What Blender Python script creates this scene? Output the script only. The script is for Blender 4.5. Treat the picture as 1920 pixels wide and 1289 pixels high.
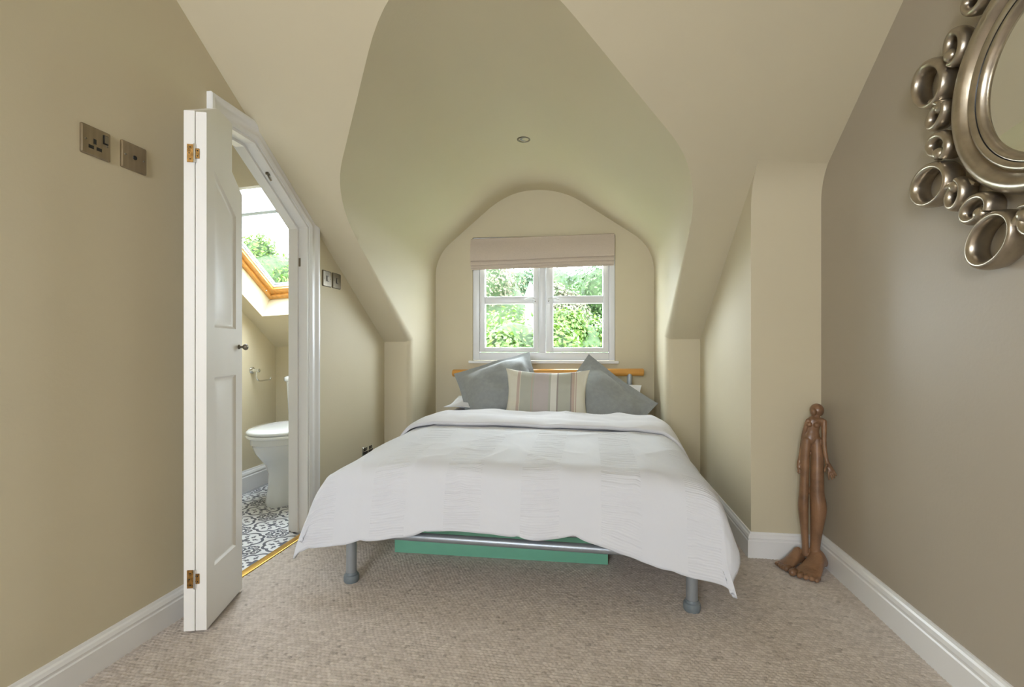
import bpy, bmesh, math, random
import numpy as np
from mathutils import Vector, Matrix, noise
from mathutils.geometry import tessellate_polygon

for o in list(bpy.data.objects):
    bpy.data.objects.remove(o)
SC = bpy.context.scene
COL = SC.collection
R = math.radians

# ------------------------------------------------------------------ camera
FPX, CXP, CYP, CAMH = 890.0, 960.0, 652.0, 0.96
YAW = math.atan(145 / FPX)
ca, sa = math.cos(YAW), math.sin(YAW)
cam = bpy.data.cameras.new('camera')
cam.sensor_width = 36.0
cam.lens = FPX / 1920 * 36.0
cam.shift_y = 7.5 / 1920
cam.clip_start = 0.02
camo = bpy.data.objects.new('camera', cam)
COL.objects.link(camo)
camo.location = (0, 0, CAMH)
camo.rotation_euler = (R(90), 0, YAW)
SC.camera = camo

# ------------------------------------------------------------------ daylight
w = bpy.data.worlds.new('overcast_sky')
SC.world = w
w.use_nodes = True
wn = w.node_tree.nodes
bg = wn['Background']
bg.inputs['Color'].default_value = (0.885, 0.955, 1.05, 1)
bg.inputs['Strength'].default_value = 22.0
SC.view_settings.view_transform = 'Standard'
SC.view_settings.look = 'None'
SC.view_settings.gamma = 1.0
SC.view_settings.use_curve_mapping = False
SC.view_settings.exposure = 0.0


def portal(name, mtx, sx, sy):
    l = bpy.data.lights.new(name, 'AREA')
    l.shape = 'RECTANGLE'
    l.size, l.size_y = sx, sy
    l.cycles.is_portal = True
    o = bpy.data.objects.new(name, l)
    COL.objects.link(o)
    o.matrix_world = mtx
    return o


# portals sit in the openings of the dormer window, the roof window and the added rear window
portal('daylight_portal', Matrix.Translation((-0.372, 3.98, 1.36)) @ Matrix.Rotation(R(3.66), 4, 'Z') @ Matrix.Rotation(R(-90), 4, 'X'), 1.3, 1.2)
portal('daylight_portal', Matrix.Translation((-0.75, -2.53, 1.4)) @ Matrix.Rotation(R(90), 4, 'X'), 1.4, 1.7)
portal('daylight_portal', Matrix.Translation((-1.87, 2.72, 1.74)) @ Matrix.Rotation(R(-34.6), 4, 'X'), 0.75, 1.2)


# ------------------------------------------------------------------ pixel helpers (a direction from the photo, a distance from what the thing touches)
def ray(x, y):
    u, v = (x - CXP) / FPX, (CYP - y) / FPX
    return Vector((u * ca - sa, u * sa + ca, v))


def P(x, y, X=None, Y=None, Z=None):
    r = ray(x, y)
    t = X / r.x if X is not None else Y / r.y if Y is not None else (Z - CAMH) / r.z
    return Vector((r.x * t, r.y * t, CAMH + r.z * t))


WY0, WS = 3.855, 0.064          # window wall plane: Y = WY0 + WS X


def PW(x, y, off=0.0):
    r = ray(x, y)
    t = (WY0 - off) / (r.y - WS * r.x)
    return Vector((r.x * t, r.y * t, CAMH + r.z * t))


# ------------------------------------------------------------------ materials
def lin(c):
    return tuple(((v / 255) / 12.92 if v / 255 <= .04045 else ((v / 255 + .055) / 1.055) ** 2.4) for v in c)


def new_mat(name):
    m = bpy.data.materials.new(name)
    m.use_nodes = True
    return m, m.node_tree, m.node_tree.nodes['Principled BSDF']


def pm(name, col, rough=.5, metal=0.0, var=.06, scale=6.0, bump=0.0, bscale=60.0, stretch=(1, 1, 1), spec=.5, sheen=0, coat=0, detail=3):
    m, nt, b = new_mat(name)
    N, L = nt.nodes, nt.links
    tc = N.new('ShaderNodeTexCoord')
    mp = N.new('ShaderNodeMapping')
    mp.inputs['Scale'].default_value = stretch
    L.new(tc.outputs['Object'], mp.inputs['Vector'])
    nz = N.new('ShaderNodeTexNoise')
    nz.inputs['Scale'].default_value = scale
    nz.inputs['Detail'].default_value = detail
    L.new(mp.outputs['Vector'], nz.inputs['Vector'])
    cr = N.new('ShaderNodeValToRGB')
    cr.color_ramp.elements[0].position, cr.color_ramp.elements[1].position = .3, .7
    cr.color_ramp.elements[0].color = tuple(c * (1 - var) for c in col) + (1,)
    cr.color_ramp.elements[1].color = tuple(min(1, c * (1 + var)) for c in col) + (1,)
    L.new(nz.outputs['Fac'], cr.inputs['Fac'])
    L.new(cr.outputs['Color'], b.inputs['Base Color'])
    b.inputs['Roughness'].default_value = rough
    b.inputs['Metallic'].default_value = metal
    b.inputs['Specular IOR Level'].default_value = spec
    if sheen:
        b.inputs['Sheen Weight'].default_value = sheen
    if coat:
        b.inputs['Coat Weight'].default_value = coat
    if bump:
        n2 = N.new('ShaderNodeTexNoise')
        n2.inputs['Scale'].default_value = bscale
        n2.inputs['Detail'].default_value = 4
        L.new(mp.outputs['Vector'], n2.inputs['Vector'])
        bp = N.new('ShaderNodeBump')
        bp.inputs['Strength'].default_value = bump
        bp.inputs['Distance'].default_value = .01
        L.new(n2.outputs['Fac'], bp.inputs['Height'])
        L.new(bp.outputs['Normal'], b.inputs['Normal'])
    return m


M = {}
M['wall'] = pm('pale_olive_wall_paint', (0.655, 0.58, 0.415), .62, var=.012, scale=2, bump=.04, bscale=90, spec=.3)
M['taupe'] = pm('taupe_wall_paint', (0.43, 0.375, 0.295), .5, var=.012, scale=2, bump=.04, bscale=90, spec=.4)
M['white'] = pm('white_gloss_paint', (0.87, 0.86, 0.85), .3, var=.012, scale=4)
M['upvc'] = pm('white_window_plastic', (0.82, 0.83, 0.85), .3, var=.01)
M['doorwhite'] = pm('cream_white_door_paint', (0.87, 0.845, 0.80), .36, var=.02, scale=5, bump=.05, bscale=25, stretch=(1, 1, .2))
M['ceramic'] = pm('white_ceramic', (0.80, 0.83, 0.86), .08, var=.005, coat=.5)
M['chrome'] = pm('chrome', (0.78, 0.80, 0.82), .12, 1.0, var=.02)
M['brass'] = pm('tarnished_brass', (0.33, 0.18, 0.055), .42, 1.0, var=.45, scale=90)
M['strip'] = pm('polished_brass_strip', (0.86, 0.53, 0.14), .28, 1.0, var=.08, scale=30)
M['steel'] = pm('silver_painted_tube', (0.37, 0.40, 0.43), .38, .55, var=.04, scale=20)
M['footgrey'] = pm('grey_plastic_foot', (0.19, 0.22, 0.24), .35, var=.03)
M['beech'] = pm('honey_beech_wood', (0.66, 0.315, 0.065), .35, var=.13, scale=5, stretch=(.6, 9, 9), coat=.3)
M['pine'] = pm('varnished_pine', (0.68, 0.34, 0.085), .38, var=.16, scale=6, stretch=(7, 1, 7), coat=.3)
M['bronze'] = pm('antique_bronze_plate', (0.33, 0.265, 0.18), .42, .85, var=.12, scale=14, stretch=(1, 5, .6))
M['nickel'] = pm('brushed_nickel_plate', (0.24, 0.21, 0.165), .38, .9, var=.1, scale=14, stretch=(1, 5, .6))
M['black'] = pm('black_plastic', (0.012, 0.012, 0.012), .4, var=.05)
M['champagne'] = pm('champagne_silver_leaf', (0.43, 0.375, 0.30), .3, .92, var=.16, scale=22, bump=.06, bscale=40)
M['linen'] = pm('blind_linen', (0.62, 0.52, 0.43), .85, var=.07, scale=160, bump=.25, bscale=420, sheen=.2, stretch=(1, 1, 2.5))
M['greycloth'] = pm('grey_washed_linen', (0.30, 0.315, 0.315), .85, var=.06, scale=40, bump=.18, bscale=260, sheen=.3)
M['lilac'] = pm('lilac_grey_cotton', (0.33, 0.32, 0.36), .85, var=.05, scale=30, bump=.15, bscale=200)
M['whitecloth'] = pm('white_cotton', (0.77, 0.77, 0.80), .85, var=.02, scale=30, bump=.12, bscale=200)
M['mint'] = pm('mint_green_board', (0.19, 0.49, 0.335), .5, var=.05, scale=8, bump=.05, bscale=50)
M['statue'] = pm('brown_patinated_clay', (0.26, 0.138, 0.072), .36, var=.3, scale=14, bump=.12, bscale=110, coat=.15)
M['mattress'] = pm('mattress_ticking', (0.42, 0.40, 0.40), .9, var=.05, scale=60, bump=.2, bscale=150)
M['bark'] = pm('bark', (0.10, 0.075, 0.05), .9, var=.3, scale=20, bump=.5)
M['slate'] = pm('slate_roof', (0.13, 0.145, 0.17), .6, var=.2, scale=9)
M['render'] = pm('pale_render', (0.72, 0.72, 0.72), .8, var=.03)
M['ground'] = pm('garden_ground', (0.16, 0.20, 0.09), .9, var=.4, scale=1.2)
M['gutter'] = pm('grey_metal_trim', (0.42, 0.44, 0.46), .4, .3, var=.03)


def glass_mat():
    m, nt, b = new_mat('clear_window_glass')
    N, L = nt.nodes, nt.links
    tr = N.new('ShaderNodeBsdfTransparent')
    tr.inputs['Color'].default_value = (.95, .97, .96, 1)
    gl = N.new('ShaderNodeBsdfGlossy')
    gl.inputs['Roughness'].default_value = .02
    fr = N.new('ShaderNodeLayerWeight')          # same on both faces of the pane
    fr.inputs['Blend'].default_value = .5
    pw_ = N.new('ShaderNodeMath'); pw_.operation = 'POWER'; pw_.inputs[1].default_value = 5.0
    L.new(fr.outputs['Facing'], pw_.inputs[0])
    sc_ = N.new('ShaderNodeMath'); sc_.operation = 'MULTIPLY_ADD'; sc_.inputs[1].default_value = .6; sc_.inputs[2].default_value = .003
    L.new(pw_.outputs[0], sc_.inputs[0])
    mx = N.new('ShaderNodeMixShader')
    L.new(sc_.outputs[0], mx.inputs[0])
    L.new(tr.outputs[0], mx.inputs[1])
    L.new(gl.outputs[0], mx.inputs[2])
    L.new(mx.outputs[0], N['Material Output'].inputs['Surface'])
    return m


M['glass'] = glass_mat()


def mirror_mat():
    m, nt, b = new_mat('silvered_mirror')
    N, L = nt.nodes, nt.links
    nz = N.new('ShaderNodeTexNoise')
    nz.inputs['Scale'].default_value = 3
    mr = N.new('ShaderNodeMapRange')
    mr.inputs['To Min'].default_value, mr.inputs['To Max'].default_value = .005, .015
    L.new(nz.outputs['Fac'], mr.inputs['Value'])
    L.new(mr.outputs[0], b.inputs['Roughness'])
    b.inputs['Base Color'].default_value = (.82, .83, .80, 1)
    b.inputs['Metallic'].default_value = 1
    return m


M['mirror'] = mirror_mat()


def leaf_mat(name, c1, c2, trans=.35):
    m, nt, b = new_mat(name)
    N, L = nt.nodes, nt.links
    gi = N.new('ShaderNodeNewGeometry')
    cr = N.new('ShaderNodeValToRGB')
    cr.color_ramp.elements[0].color = tuple(c1) + (1,)
    cr.color_ramp.elements[1].color = tuple(c2) + (1,)
    L.new(gi.outputs['Random Per Island'], cr.inputs['Fac'])
    L.new(cr.outputs[0], b.inputs['Base Color'])
    b.inputs['Roughness'].default_value = .5
    tl = N.new('ShaderNodeBsdfTranslucent')
    L.new(cr.outputs[0], tl.inputs['Color'])
    mx = N.new('ShaderNodeMixShader')
    mx.inputs[0].default_value = trans
    L.new(b.outputs[0], mx.inputs[1])
    L.new(tl.outputs[0], mx.inputs[2])
    L.new(mx.outputs[0], N['Material Output'].inputs['Surface'])
    return m


M['leaf_bright'] = leaf_mat('bright_leaf', (.028, .075, .008), (.115, .19, .022))
M['leaf_mid'] = leaf_mat('mid_leaf', (.018, .05, .012), (.07, .125, .032))
M['leaf_dark'] = leaf_mat('dark_leaf', (.02, .05, .02), (.06, .11, .045))
M['leaf_cream'] = leaf_mat('cream_blossom', (.045, .07, .022), (.20, .165, .115))
M['core'] = pm('dark_crown_core', (.035, .06, .02), .9, var=.4, scale=9)  # dark green for the solid balls that fill each crown


def carpet_mat():
    m, nt, b = new_mat('beige_loop_carpet')
    N, L = nt.nodes, nt.links
    at_ = N.new('ShaderNodeAttribute')
    at_.attribute_name = 'fleck'
    cr = N.new('ShaderNodeValToRGB')
    e = cr.color_ramp.elements
    e[0].color, e[0].position = (.40, .345, .30, 1), 0.0
    e[1].color, e[1].position = (.69, .615, .55, 1), 1.0
    k = e.new(.05); k.color = (.54, .47, .41, 1)
    k = e.new(.5); k.color = (.61, .535, .475, 1)
    L.new(at_.outputs['Fac'], cr.inputs['Fac'])
    tc = N.new('ShaderNodeTexCoord')
    nz = N.new('ShaderNodeTexNoise'); nz.inputs['Scale'].default_value = 700; nz.inputs['Detail'].default_value = 2
    L.new(tc.outputs['Object'], nz.inputs['Vector'])
    mx = N.new('ShaderNodeMixRGB'); mx.blend_type = 'OVERLAY'; mx.inputs[0].default_value = .35
    L.new(cr.outputs[0], mx.inputs[1]); L.new(nz.outputs['Fac'], mx.inputs[2])
    L.new(mx.outputs[0], b.inputs['Base Color'])
    bp = N.new('ShaderNodeBump'); bp.inputs['Strength'].default_value = .3; bp.inputs['Distance'].default_value = .002
    L.new(nz.outputs['Fac'], bp.inputs['Height']); L.new(bp.outputs[0], b.inputs['Normal'])
    b.inputs['Roughness'].default_value = .95
    b.inputs['Specular IOR Level'].default_value = .1
    b.inputs['Sheen Weight'].default_value = .15
    return m


M['carpet'] = carpet_mat()


# --- expression helper for node maths
class E_:
    nt = None

    def __init__(s, sock): s.s = sock

    @staticmethod
    def op(kind, *a):
        n = E_.nt.nodes.new('ShaderNodeMath'); n.operation = kind
        for i, v in enumerate(a):
            if isinstance(v, E_): E_.nt.links.new(v.s, n.inputs[i])
            else: n.inputs[i].default_value = v
        return E_(n.outputs[0])

    def __add__(s, o): return E_.op('ADD', s, o)
    def __sub__(s, o): return E_.op('SUBTRACT', s, o)
    def __mul__(s, o): return E_.op('MULTIPLY', s, o)
    def __rsub__(s, o): return E_.op('SUBTRACT', o, s)
    def lt(s, o): return E_.op('LESS_THAN', s, o)
    def abs(s): return E_.op('ABSOLUTE', s)
    def min(s, o): return E_.op('MINIMUM', s, o)
    def max(s, o): return E_.op('MAXIMUM', s, o)


def elen(x, y): return E_.op('SQRT', x * x + y * y)


def tile_mat():
    m, nt, b = new_mat('encaustic_pattern_tile')
    E_.nt = nt
    N, L = nt.nodes, nt.links
    tc = N.new('ShaderNodeTexCoord')
    sp = N.new('ShaderNodeSeparateXYZ')
    L.new(tc.outputs['Object'], sp.inputs[0])
    x = (E_(sp.outputs[0]) * (1 / .213)).abs()
    y = (E_(sp.outputs[1]) * (1 / .213)).abs()
    mx, mn = x.max(y), x.min(y)
    # quatrefoil medallion: four lobes on the axes, a diamond between them
    lobe = elen(mx - .25, mn) - .155
    lobe2 = elen(mx - .205, mn - .205) - .10
    body = (mx + mn) - .40
    med = lobe.min(body).min(lobe2)
    ring = med.lt(.062)
    white_in = med.lt(0.0)
    # inside: dark cross of pointed petals + four little fleur bars
    petal = E_.op('MAXIMUM', elen(mx - .07, mn) - .075, mn * 1.0 - (0.04))
    bar = E_.op('MAXIMUM', (mx - .225).abs() - .075, (mn - .085).abs() - .022)
    bar2 = E_.op('MAXIMUM', (mx - .205).abs() - .022, (mn - .085).abs() - .05)
    dark_in = petal.lt(0.0).max(bar.lt(0.0)).max(bar2.lt(0.0))
    # corner: small star, curls
    cx, cy = 0.5 - x, 0.5 - y
    cmx, cmn = cx.max(cy), cx.min(cy)
    star = (cmx + cmn * .6) - .06
    cd = elen(cx, cy)
    curl = (elen(cmx - .185, cmn - .045) - .065).abs() - .024
    dot = elen(cmx - .19, cmn - .05) - .022
    rim = (cd - .115).abs() - .016
    dark_c = star.lt(0.0).max(curl.lt(0.0)).max(dot.lt(0.0)).max(rim.lt(0.0))
    dark = white_in * dark_in + (1.0 - white_in) * (ring.max(dark_c))
    mxn = N.new('ShaderNodeMixRGB')
    L.new(dark.s, mxn.inputs[0])
    mxn.inputs[1].default_value = (.76, .77, .79, 1)
    mxn.inputs[2].default_value = (.105, .112, .145, 1)
    nz = N.new('ShaderNodeTexNoise'); nz.inputs['Scale'].default_value = 40
    L.new(tc.outputs['Object'], nz.inputs['Vector'])
    m2 = N.new('ShaderNodeMixRGB'); m2.blend_type = 'SOFT_LIGHT'; m2.inputs[0].default_value = .25
    L.new(mxn.outputs[0], m2.inputs[1]); L.new(nz.outputs['Fac'], m2.inputs[2])
    L.new(m2.outputs[0], b.inputs['Base Color'])
    b.inputs['Roughness'].default_value = .38
    return m


M['tile'] = tile_mat()
M['grout'] = pm('grey_grout', (.32, .32, .33), .9, var=.06, scale=60)


def stripe_mat(name, stops, base_rough=.85):
    """woven stripes across local X (generated from object coordinates)"""
    m, nt, b = new_mat(name)
    N, L = nt.nodes, nt.links
    tc = N.new('ShaderNodeTexCoord')
    sp = N.new('ShaderNodeSeparateXYZ')
    L.new(tc.outputs['Object'], sp.inputs[0])
    mr = N.new('ShaderNodeMapRange')
    mr.inputs['From Min'].default_value, mr.inputs['From Max'].default_value = -.27, .27
    L.new(sp.outputs[0], mr.inputs['Value'])
    cr = N.new('ShaderNodeValToRGB')
    cr.color_ramp.interpolation = 'CONSTANT'
    e = cr.color_ramp.elements
    e[0].position, e[0].color = 0, tuple(stops[0][1]) + (1,)
    e[1].position, e[1].color = stops[1][0], tuple(stops[1][1]) + (1,)
    for p, c in stops[2:]:
        k = e.new(p); k.color = tuple(c) + (1,)
    L.new(mr.outputs[0], cr.inputs['Fac'])
    L.new(cr.outputs[0], b.inputs['Base Color'])
    nz = N.new('ShaderNodeTexNoise'); nz.inputs['Scale'].default_value = 300
    mp = N.new('ShaderNodeMapping'); mp.inputs['Scale'].default_value = (2.5, .5, 1)
    L.new(tc.outputs['Object'], mp.inputs[0]); L.new(mp.outputs[0], nz.inputs['Vector'])
    bp = N.new('ShaderNodeBump'); bp.inputs['Strength'].default_value = .25; bp.inputs['Distance'].default_value = .004
    L.new(nz.outputs['Fac'], bp.inputs['Height']); L.new(bp.outputs[0], b.inputs['Normal'])
    b.inputs['Roughness'].default_value = base_rough
    return m


CRM, PNK, SAG, MAU, TAU, WHT = (.72, .685, .575), (.55, .435, .365), (.48, .48, .41), (.53, .475, .46), (.36, .315, .29), (.73, .71, .65)
M['stripe'] = stripe_mat('striped_cushion_weave', [(0, CRM), (.13, PNK), (.165, CRM), (.175, SAG), (.315, PNK), (.325, SAG), (.345, MAU), (.53, SAG), (.555, WHT), (.63, TAU), (.65, SAG), (.80, TAU), (.815, PNK), (.85, CRM), (.86, PNK), (.875, CRM)])


def duvet_mat(name, bands=True, col=(.735, .745, .79)):
    m, nt, b = new_mat(name)
    N, L = nt.nodes, nt.links
    uv = N.new('ShaderNodeUVMap'); uv.uv_map = 'cloth'
    sp = N.new('ShaderNodeSeparateXYZ')
    L.new(uv.outputs[0], sp.inputs[0])
    tc = N.new('ShaderNodeTexCoord')
    nz = N.new('ShaderNodeTexNoise'); nz.inputs['Scale'].default_value = 14; nz.inputs['Detail'].default_value = 5
    mp = N.new('ShaderNodeMapping'); mp.inputs['Scale'].default_value = (1, .55, 1)
    L.new(tc.outputs['Object'], mp.inputs[0]); L.new(mp.outputs[0], nz.inputs['Vector'])
    cr = N.new('ShaderNodeValToRGB')
    cr.color_ramp.elements[0].color = tuple(c * .985 for c in col) + (1,)
    cr.color_ramp.elements[1].color = tuple(col) + (1,)
    L.new(nz.outputs['Fac'], cr.inputs[0]); L.new(cr.outputs[0], b.inputs['Base Color'])
    E_.nt = nt
    h = E_(nz.outputs['Fac']) * .35
    if bands:
        u, v = E_(sp.outputs[0]), E_(sp.outputs[1])
        # woven bands: every other lengthwise band carries fine seersucker ribs
        saw = E_.op('FRACT', u * (1 / .30) + .12)
        band = E_.op('LESS_THAN', (saw - .5).abs(), .24)
        rib = E_.op('SINE', v * (2 * math.pi / .0085))
        n3 = N.new('ShaderNodeTexNoise'); n3.inputs['Scale'].default_value = 9
        m3 = N.new('ShaderNodeMapping'); m3.inputs['Scale'].default_value = (.45, 4.6, 1)
        L.new(uv.outputs[0], m3.inputs[0]); L.new(m3.outputs[0], n3.inputs['Vector'])
        h = h + band * (rib * .07 + E_(n3.outputs['Fac']) * 2.2)
    bp = N.new('ShaderNodeBump'); bp.inputs['Strength'].default_value = .42; bp.inputs['Distance'].default_value = .014
    L.new(h.s, bp.inputs['Height']); L.new(bp.outputs[0], b.inputs['Normal'])
    b.inputs['Roughness'].default_value = .8
    b.inputs['Sheen Weight'].default_value = .15
    return m


M['duvet'] = duvet_mat('white_seersucker_cotton')
M['duvet_back'] = duvet_mat('white_cotton_reverse', False, (.73, .72, .75))


# ------------------------------------------------------------------ mesh builder
class MB:
    def __init__(s): s.v, s.f, s.smooth_ids = [], [], None

    def add(s, vs, fs):
        n = len(s.v)
        s.v += [tuple(v) for v in vs]
        s.f += [tuple(i + n for i in f) for f in fs]
        return s

    def box(s, a, b, fn=None):
        x0, y0, z0 = a; x1, y1, z1 = b
        vs = [(x0, y0, z0), (x1, y0, z0), (x1, y1, z0), (x0, y1, z0), (x0, y0, z1), (x1, y0, z1), (x1, y1, z1), (x0, y1, z1)]
        if fn: vs = [fn(Vector(v)) for v in vs]
        return s.add(vs, [(0, 3, 2, 1), (4, 5, 6, 7), (0, 1, 5, 4), (1, 2, 6, 5), (2, 3, 7, 6), (3, 0, 4, 7)])

    def prism(s, outline, t0, t1, fn, holes=()):
        """outline/holes: 2-D polygons; fn(a,b,t)->3-D"""
        loops = [list(outline)] + [list(h) for h in holes]
        flat = [p for l in loops for p in l]
        tris = tessellate_polygon([[Vector((p[0], p[1], 0)) for p in l] for l in loops])
        n = len(flat)
        vs = [fn(p[0], p[1], t0) for p in flat] + [fn(p[0], p[1], t1) for p in flat]
        fs = [tuple(t) for t in tris] + [tuple(i + n for i in reversed(t)) for t in tris]
        k = 0
        for l in loops:
            m = len(l)
            for i in range(m):
                j = (i + 1) % m
                fs.append((k + i, k + j, k + j + n, k + i + n))
            k += m
        return s.add(vs, fs)

    def grid(s, pts, closed_u=False, closed_v=False):
        """pts[i][j]"""
        nu, nv = len(pts), len(pts[0])
        vs = [p for row in pts for p in row]
        fs = []
        for i in range(nu if closed_u else nu - 1):
            for j in range(nv if closed_v else nv - 1):
                a, b_ = i * nv + j, i * nv + (j + 1) % nv
                c, d = ((i + 1) % nu) * nv + (j + 1) % nv, ((i + 1) % nu) * nv + j
                fs.append((a, b_, c, d))
        return s.add(vs, fs)

    def tube(s, path, rad, seg=10, closed=False, cap=True, flat=None):
        path = [Vector(p) for p in path]
        n = len(path)
        rads = rad if isinstance(rad, (list, tuple)) else [rad] * n
        rows = []
        up = None
        for i, p in enumerate(path):
            if closed: d = path[(i + 1) % n] - path[i - 1]
            else: d = path[min(i + 1, n - 1)] - path[max(i - 1, 0)]
            d.normalize()
            if flat is not None:
                up = Vector(flat); up = (up - d * up.dot(d)).normalized()
            elif up is None:
                up = d.orthogonal().normalized()
            else:
                up = (up - d * up.dot(d)).normalized()
            sd = d.cross(up)
            rows.append([p + (up * math.sin(2 * math.pi * k / seg) + sd * math.cos(2 * math.pi * k / seg)) * rads[i] for k in range(seg)])
        n0 = len(s.v)
        s.grid(rows, closed_u=closed, closed_v=True)
        if cap and not closed:
            s.f.append(tuple(n0 + k for k in range(seg)))
            s.f.append(tuple(n0 + (n - 1) * seg + k for k in reversed(range(seg))))
        return s

    def lathe(s, prof, seg, fn, cap0=False, cap1=False):
        """prof: (r,h); fn(x,y,h)->3-D"""
        rows = [[fn(r * math.cos(2 * math.pi * k / seg), r * math.sin(2 * math.pi * k / seg), h) for k in range(seg)] for r, h in prof]
        n0 = len(s.v)
        s.grid(rows, closed_v=True)
        if cap0: s.f.append(tuple(n0 + k for k in range(seg)))
        if cap1: s.f.append(tuple(n0 + (len(prof) - 1) * seg + k for k in range(seg)))
        return s

    def ball(s, c, r, seg=12, rings=8, M3=None):
        c = Vector(c)
        rr = Vector(r) if isinstance(r, (tuple, list, Vector)) else Vector((r, r, r))
        vs, fs = [], []
        for i in range(rings + 1):
            ph = math.pi * i / rings
            for k in range(seg):
                th = 2 * math.pi * k / seg
                v = Vector((math.sin(ph) * math.cos(th) * rr.x, math.sin(ph) * math.sin(th) * rr.y, math.cos(ph) * rr.z))
                if M3: v = M3 @ v
                vs.append(c + v)
        for i in range(rings):
            for k in range(seg):
                fs.append((i * seg + k, i * seg + (k + 1) % seg, (i + 1) * seg + (k + 1) % seg, (i + 1) * seg + k))
        return s.add(vs, fs)

    def build(s, name, mat, parent=None, smooth=False, bevel=0, angle=40, weld=True, origin=None):
        me = bpy.data.meshes.new(name)
        off = Vector(origin) if origin is not None else None
        me.from_pydata([tuple(Vector(v) - off) for v in s.v] if off is not None else s.v, [], s.f)
        bm = bmesh.new(); bm.from_mesh(me)
        if weld: bmesh.ops.remove_doubles(bm, verts=bm.verts, dist=1e-5)
        bmesh.ops.recalc_face_normals(bm, faces=bm.faces)
        if bevel:
            ed = [e for e in bm.edges if len(e.link_faces) == 2 and e.calc_face_angle(0) > R(30)]
            bmesh.ops.bevel(bm, geom=ed, offset=bevel, segments=2, profile=.6, affect='EDGES', clamp_overlap=True)
        bm.to_mesh(me); bm.free()
        if smooth or bevel:
            me.polygons.foreach_set('use_smooth', [True] * len(me.polygons))
            me.set_sharp_from_angle(angle=R(angle))
        me.materials.append(M[mat] if isinstance(mat, str) else mat)
        return link(name, me, parent, off)


def link(name, me, parent=None, loc=None):
    o = bpy.data.objects.new(name, me)
    COL.objects.link(o)
    if loc is not None: o.location = loc
    if parent is not None:
        o.parent = parent
        if parent.type == 'EMPTY' or True:
            o.matrix_parent_inverse = pw(parent).inverted()
    return o


def pw(o):
    m = o.matrix_basis.copy()
    return (pw(o.parent) @ o.matrix_parent_inverse @ m) if o.parent else m


def thing(name, label, cat, loc=(0, 0, 0), group=None):
    o = bpy.data.objects.new(name, None)
    COL.objects.link(o)
    o.location = loc
    o.empty_display_size = .05
    return tag(o, label, cat, group)


def tag(o, label, cat, group=None):
    o['label'], o['category'] = label, cat
    if group: o['group'] = group
    return o


def struct(o):
    o['kind'] = 'structure'
    return o


def fillet(pts, rad, n=10):
    out = []
    for i, p in enumerate(pts):
        p = Vector(p)
        r = rad[i]
        if r <= 0 or i in (0, len(pts) - 1):
            out.append(tuple(p)); continue
        a = Vector(pts[i - 1]) - p; b_ = Vector(pts[i + 1]) - p
        la, lb = min(r, a.length * .49), min(r, b_.length * .49)
        A, B = p + a.normalized() * la, p + b_.normalized() * lb
        for k in range(n + 1):
            t = k / n
            out.append(tuple(A * (1 - t) ** 2 + p * 2 * t * (1 - t) + B * t * t))
    return out


# ================================================================== ROOM SHELL
XL, XR = -1.45, 1.035
YB, ZC = -2.4, 2.36                       # rear wall, flat ceiling behind the camera
def slope_z(X, Y): return 3.29 + .052 * X - .69 * Y
def slope_y(X, z): return (3.29 + .052 * X - z) / .69
def knee_y(X): return 3.303 + .064 * X
def win_y(X): return WY0 + WS * X


CL, CR = -1.255, 0.507                    # dormer cheeks
zkL, zkR = slope_z(CL, knee_y(CL)), slope_z(CR, knee_y(CR))
prof = [(CL, -.02), (CL, zkL)] + fillet([(CL, zkL), (CL, 1.716), (-.645, 2.237), (-.219, 2.237), (CR, 1.754), (CR, zkR)], [0, .17, .24, .2, .2, 0])[1:-1] + [(CR, zkR), (CR, -.02)]


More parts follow.
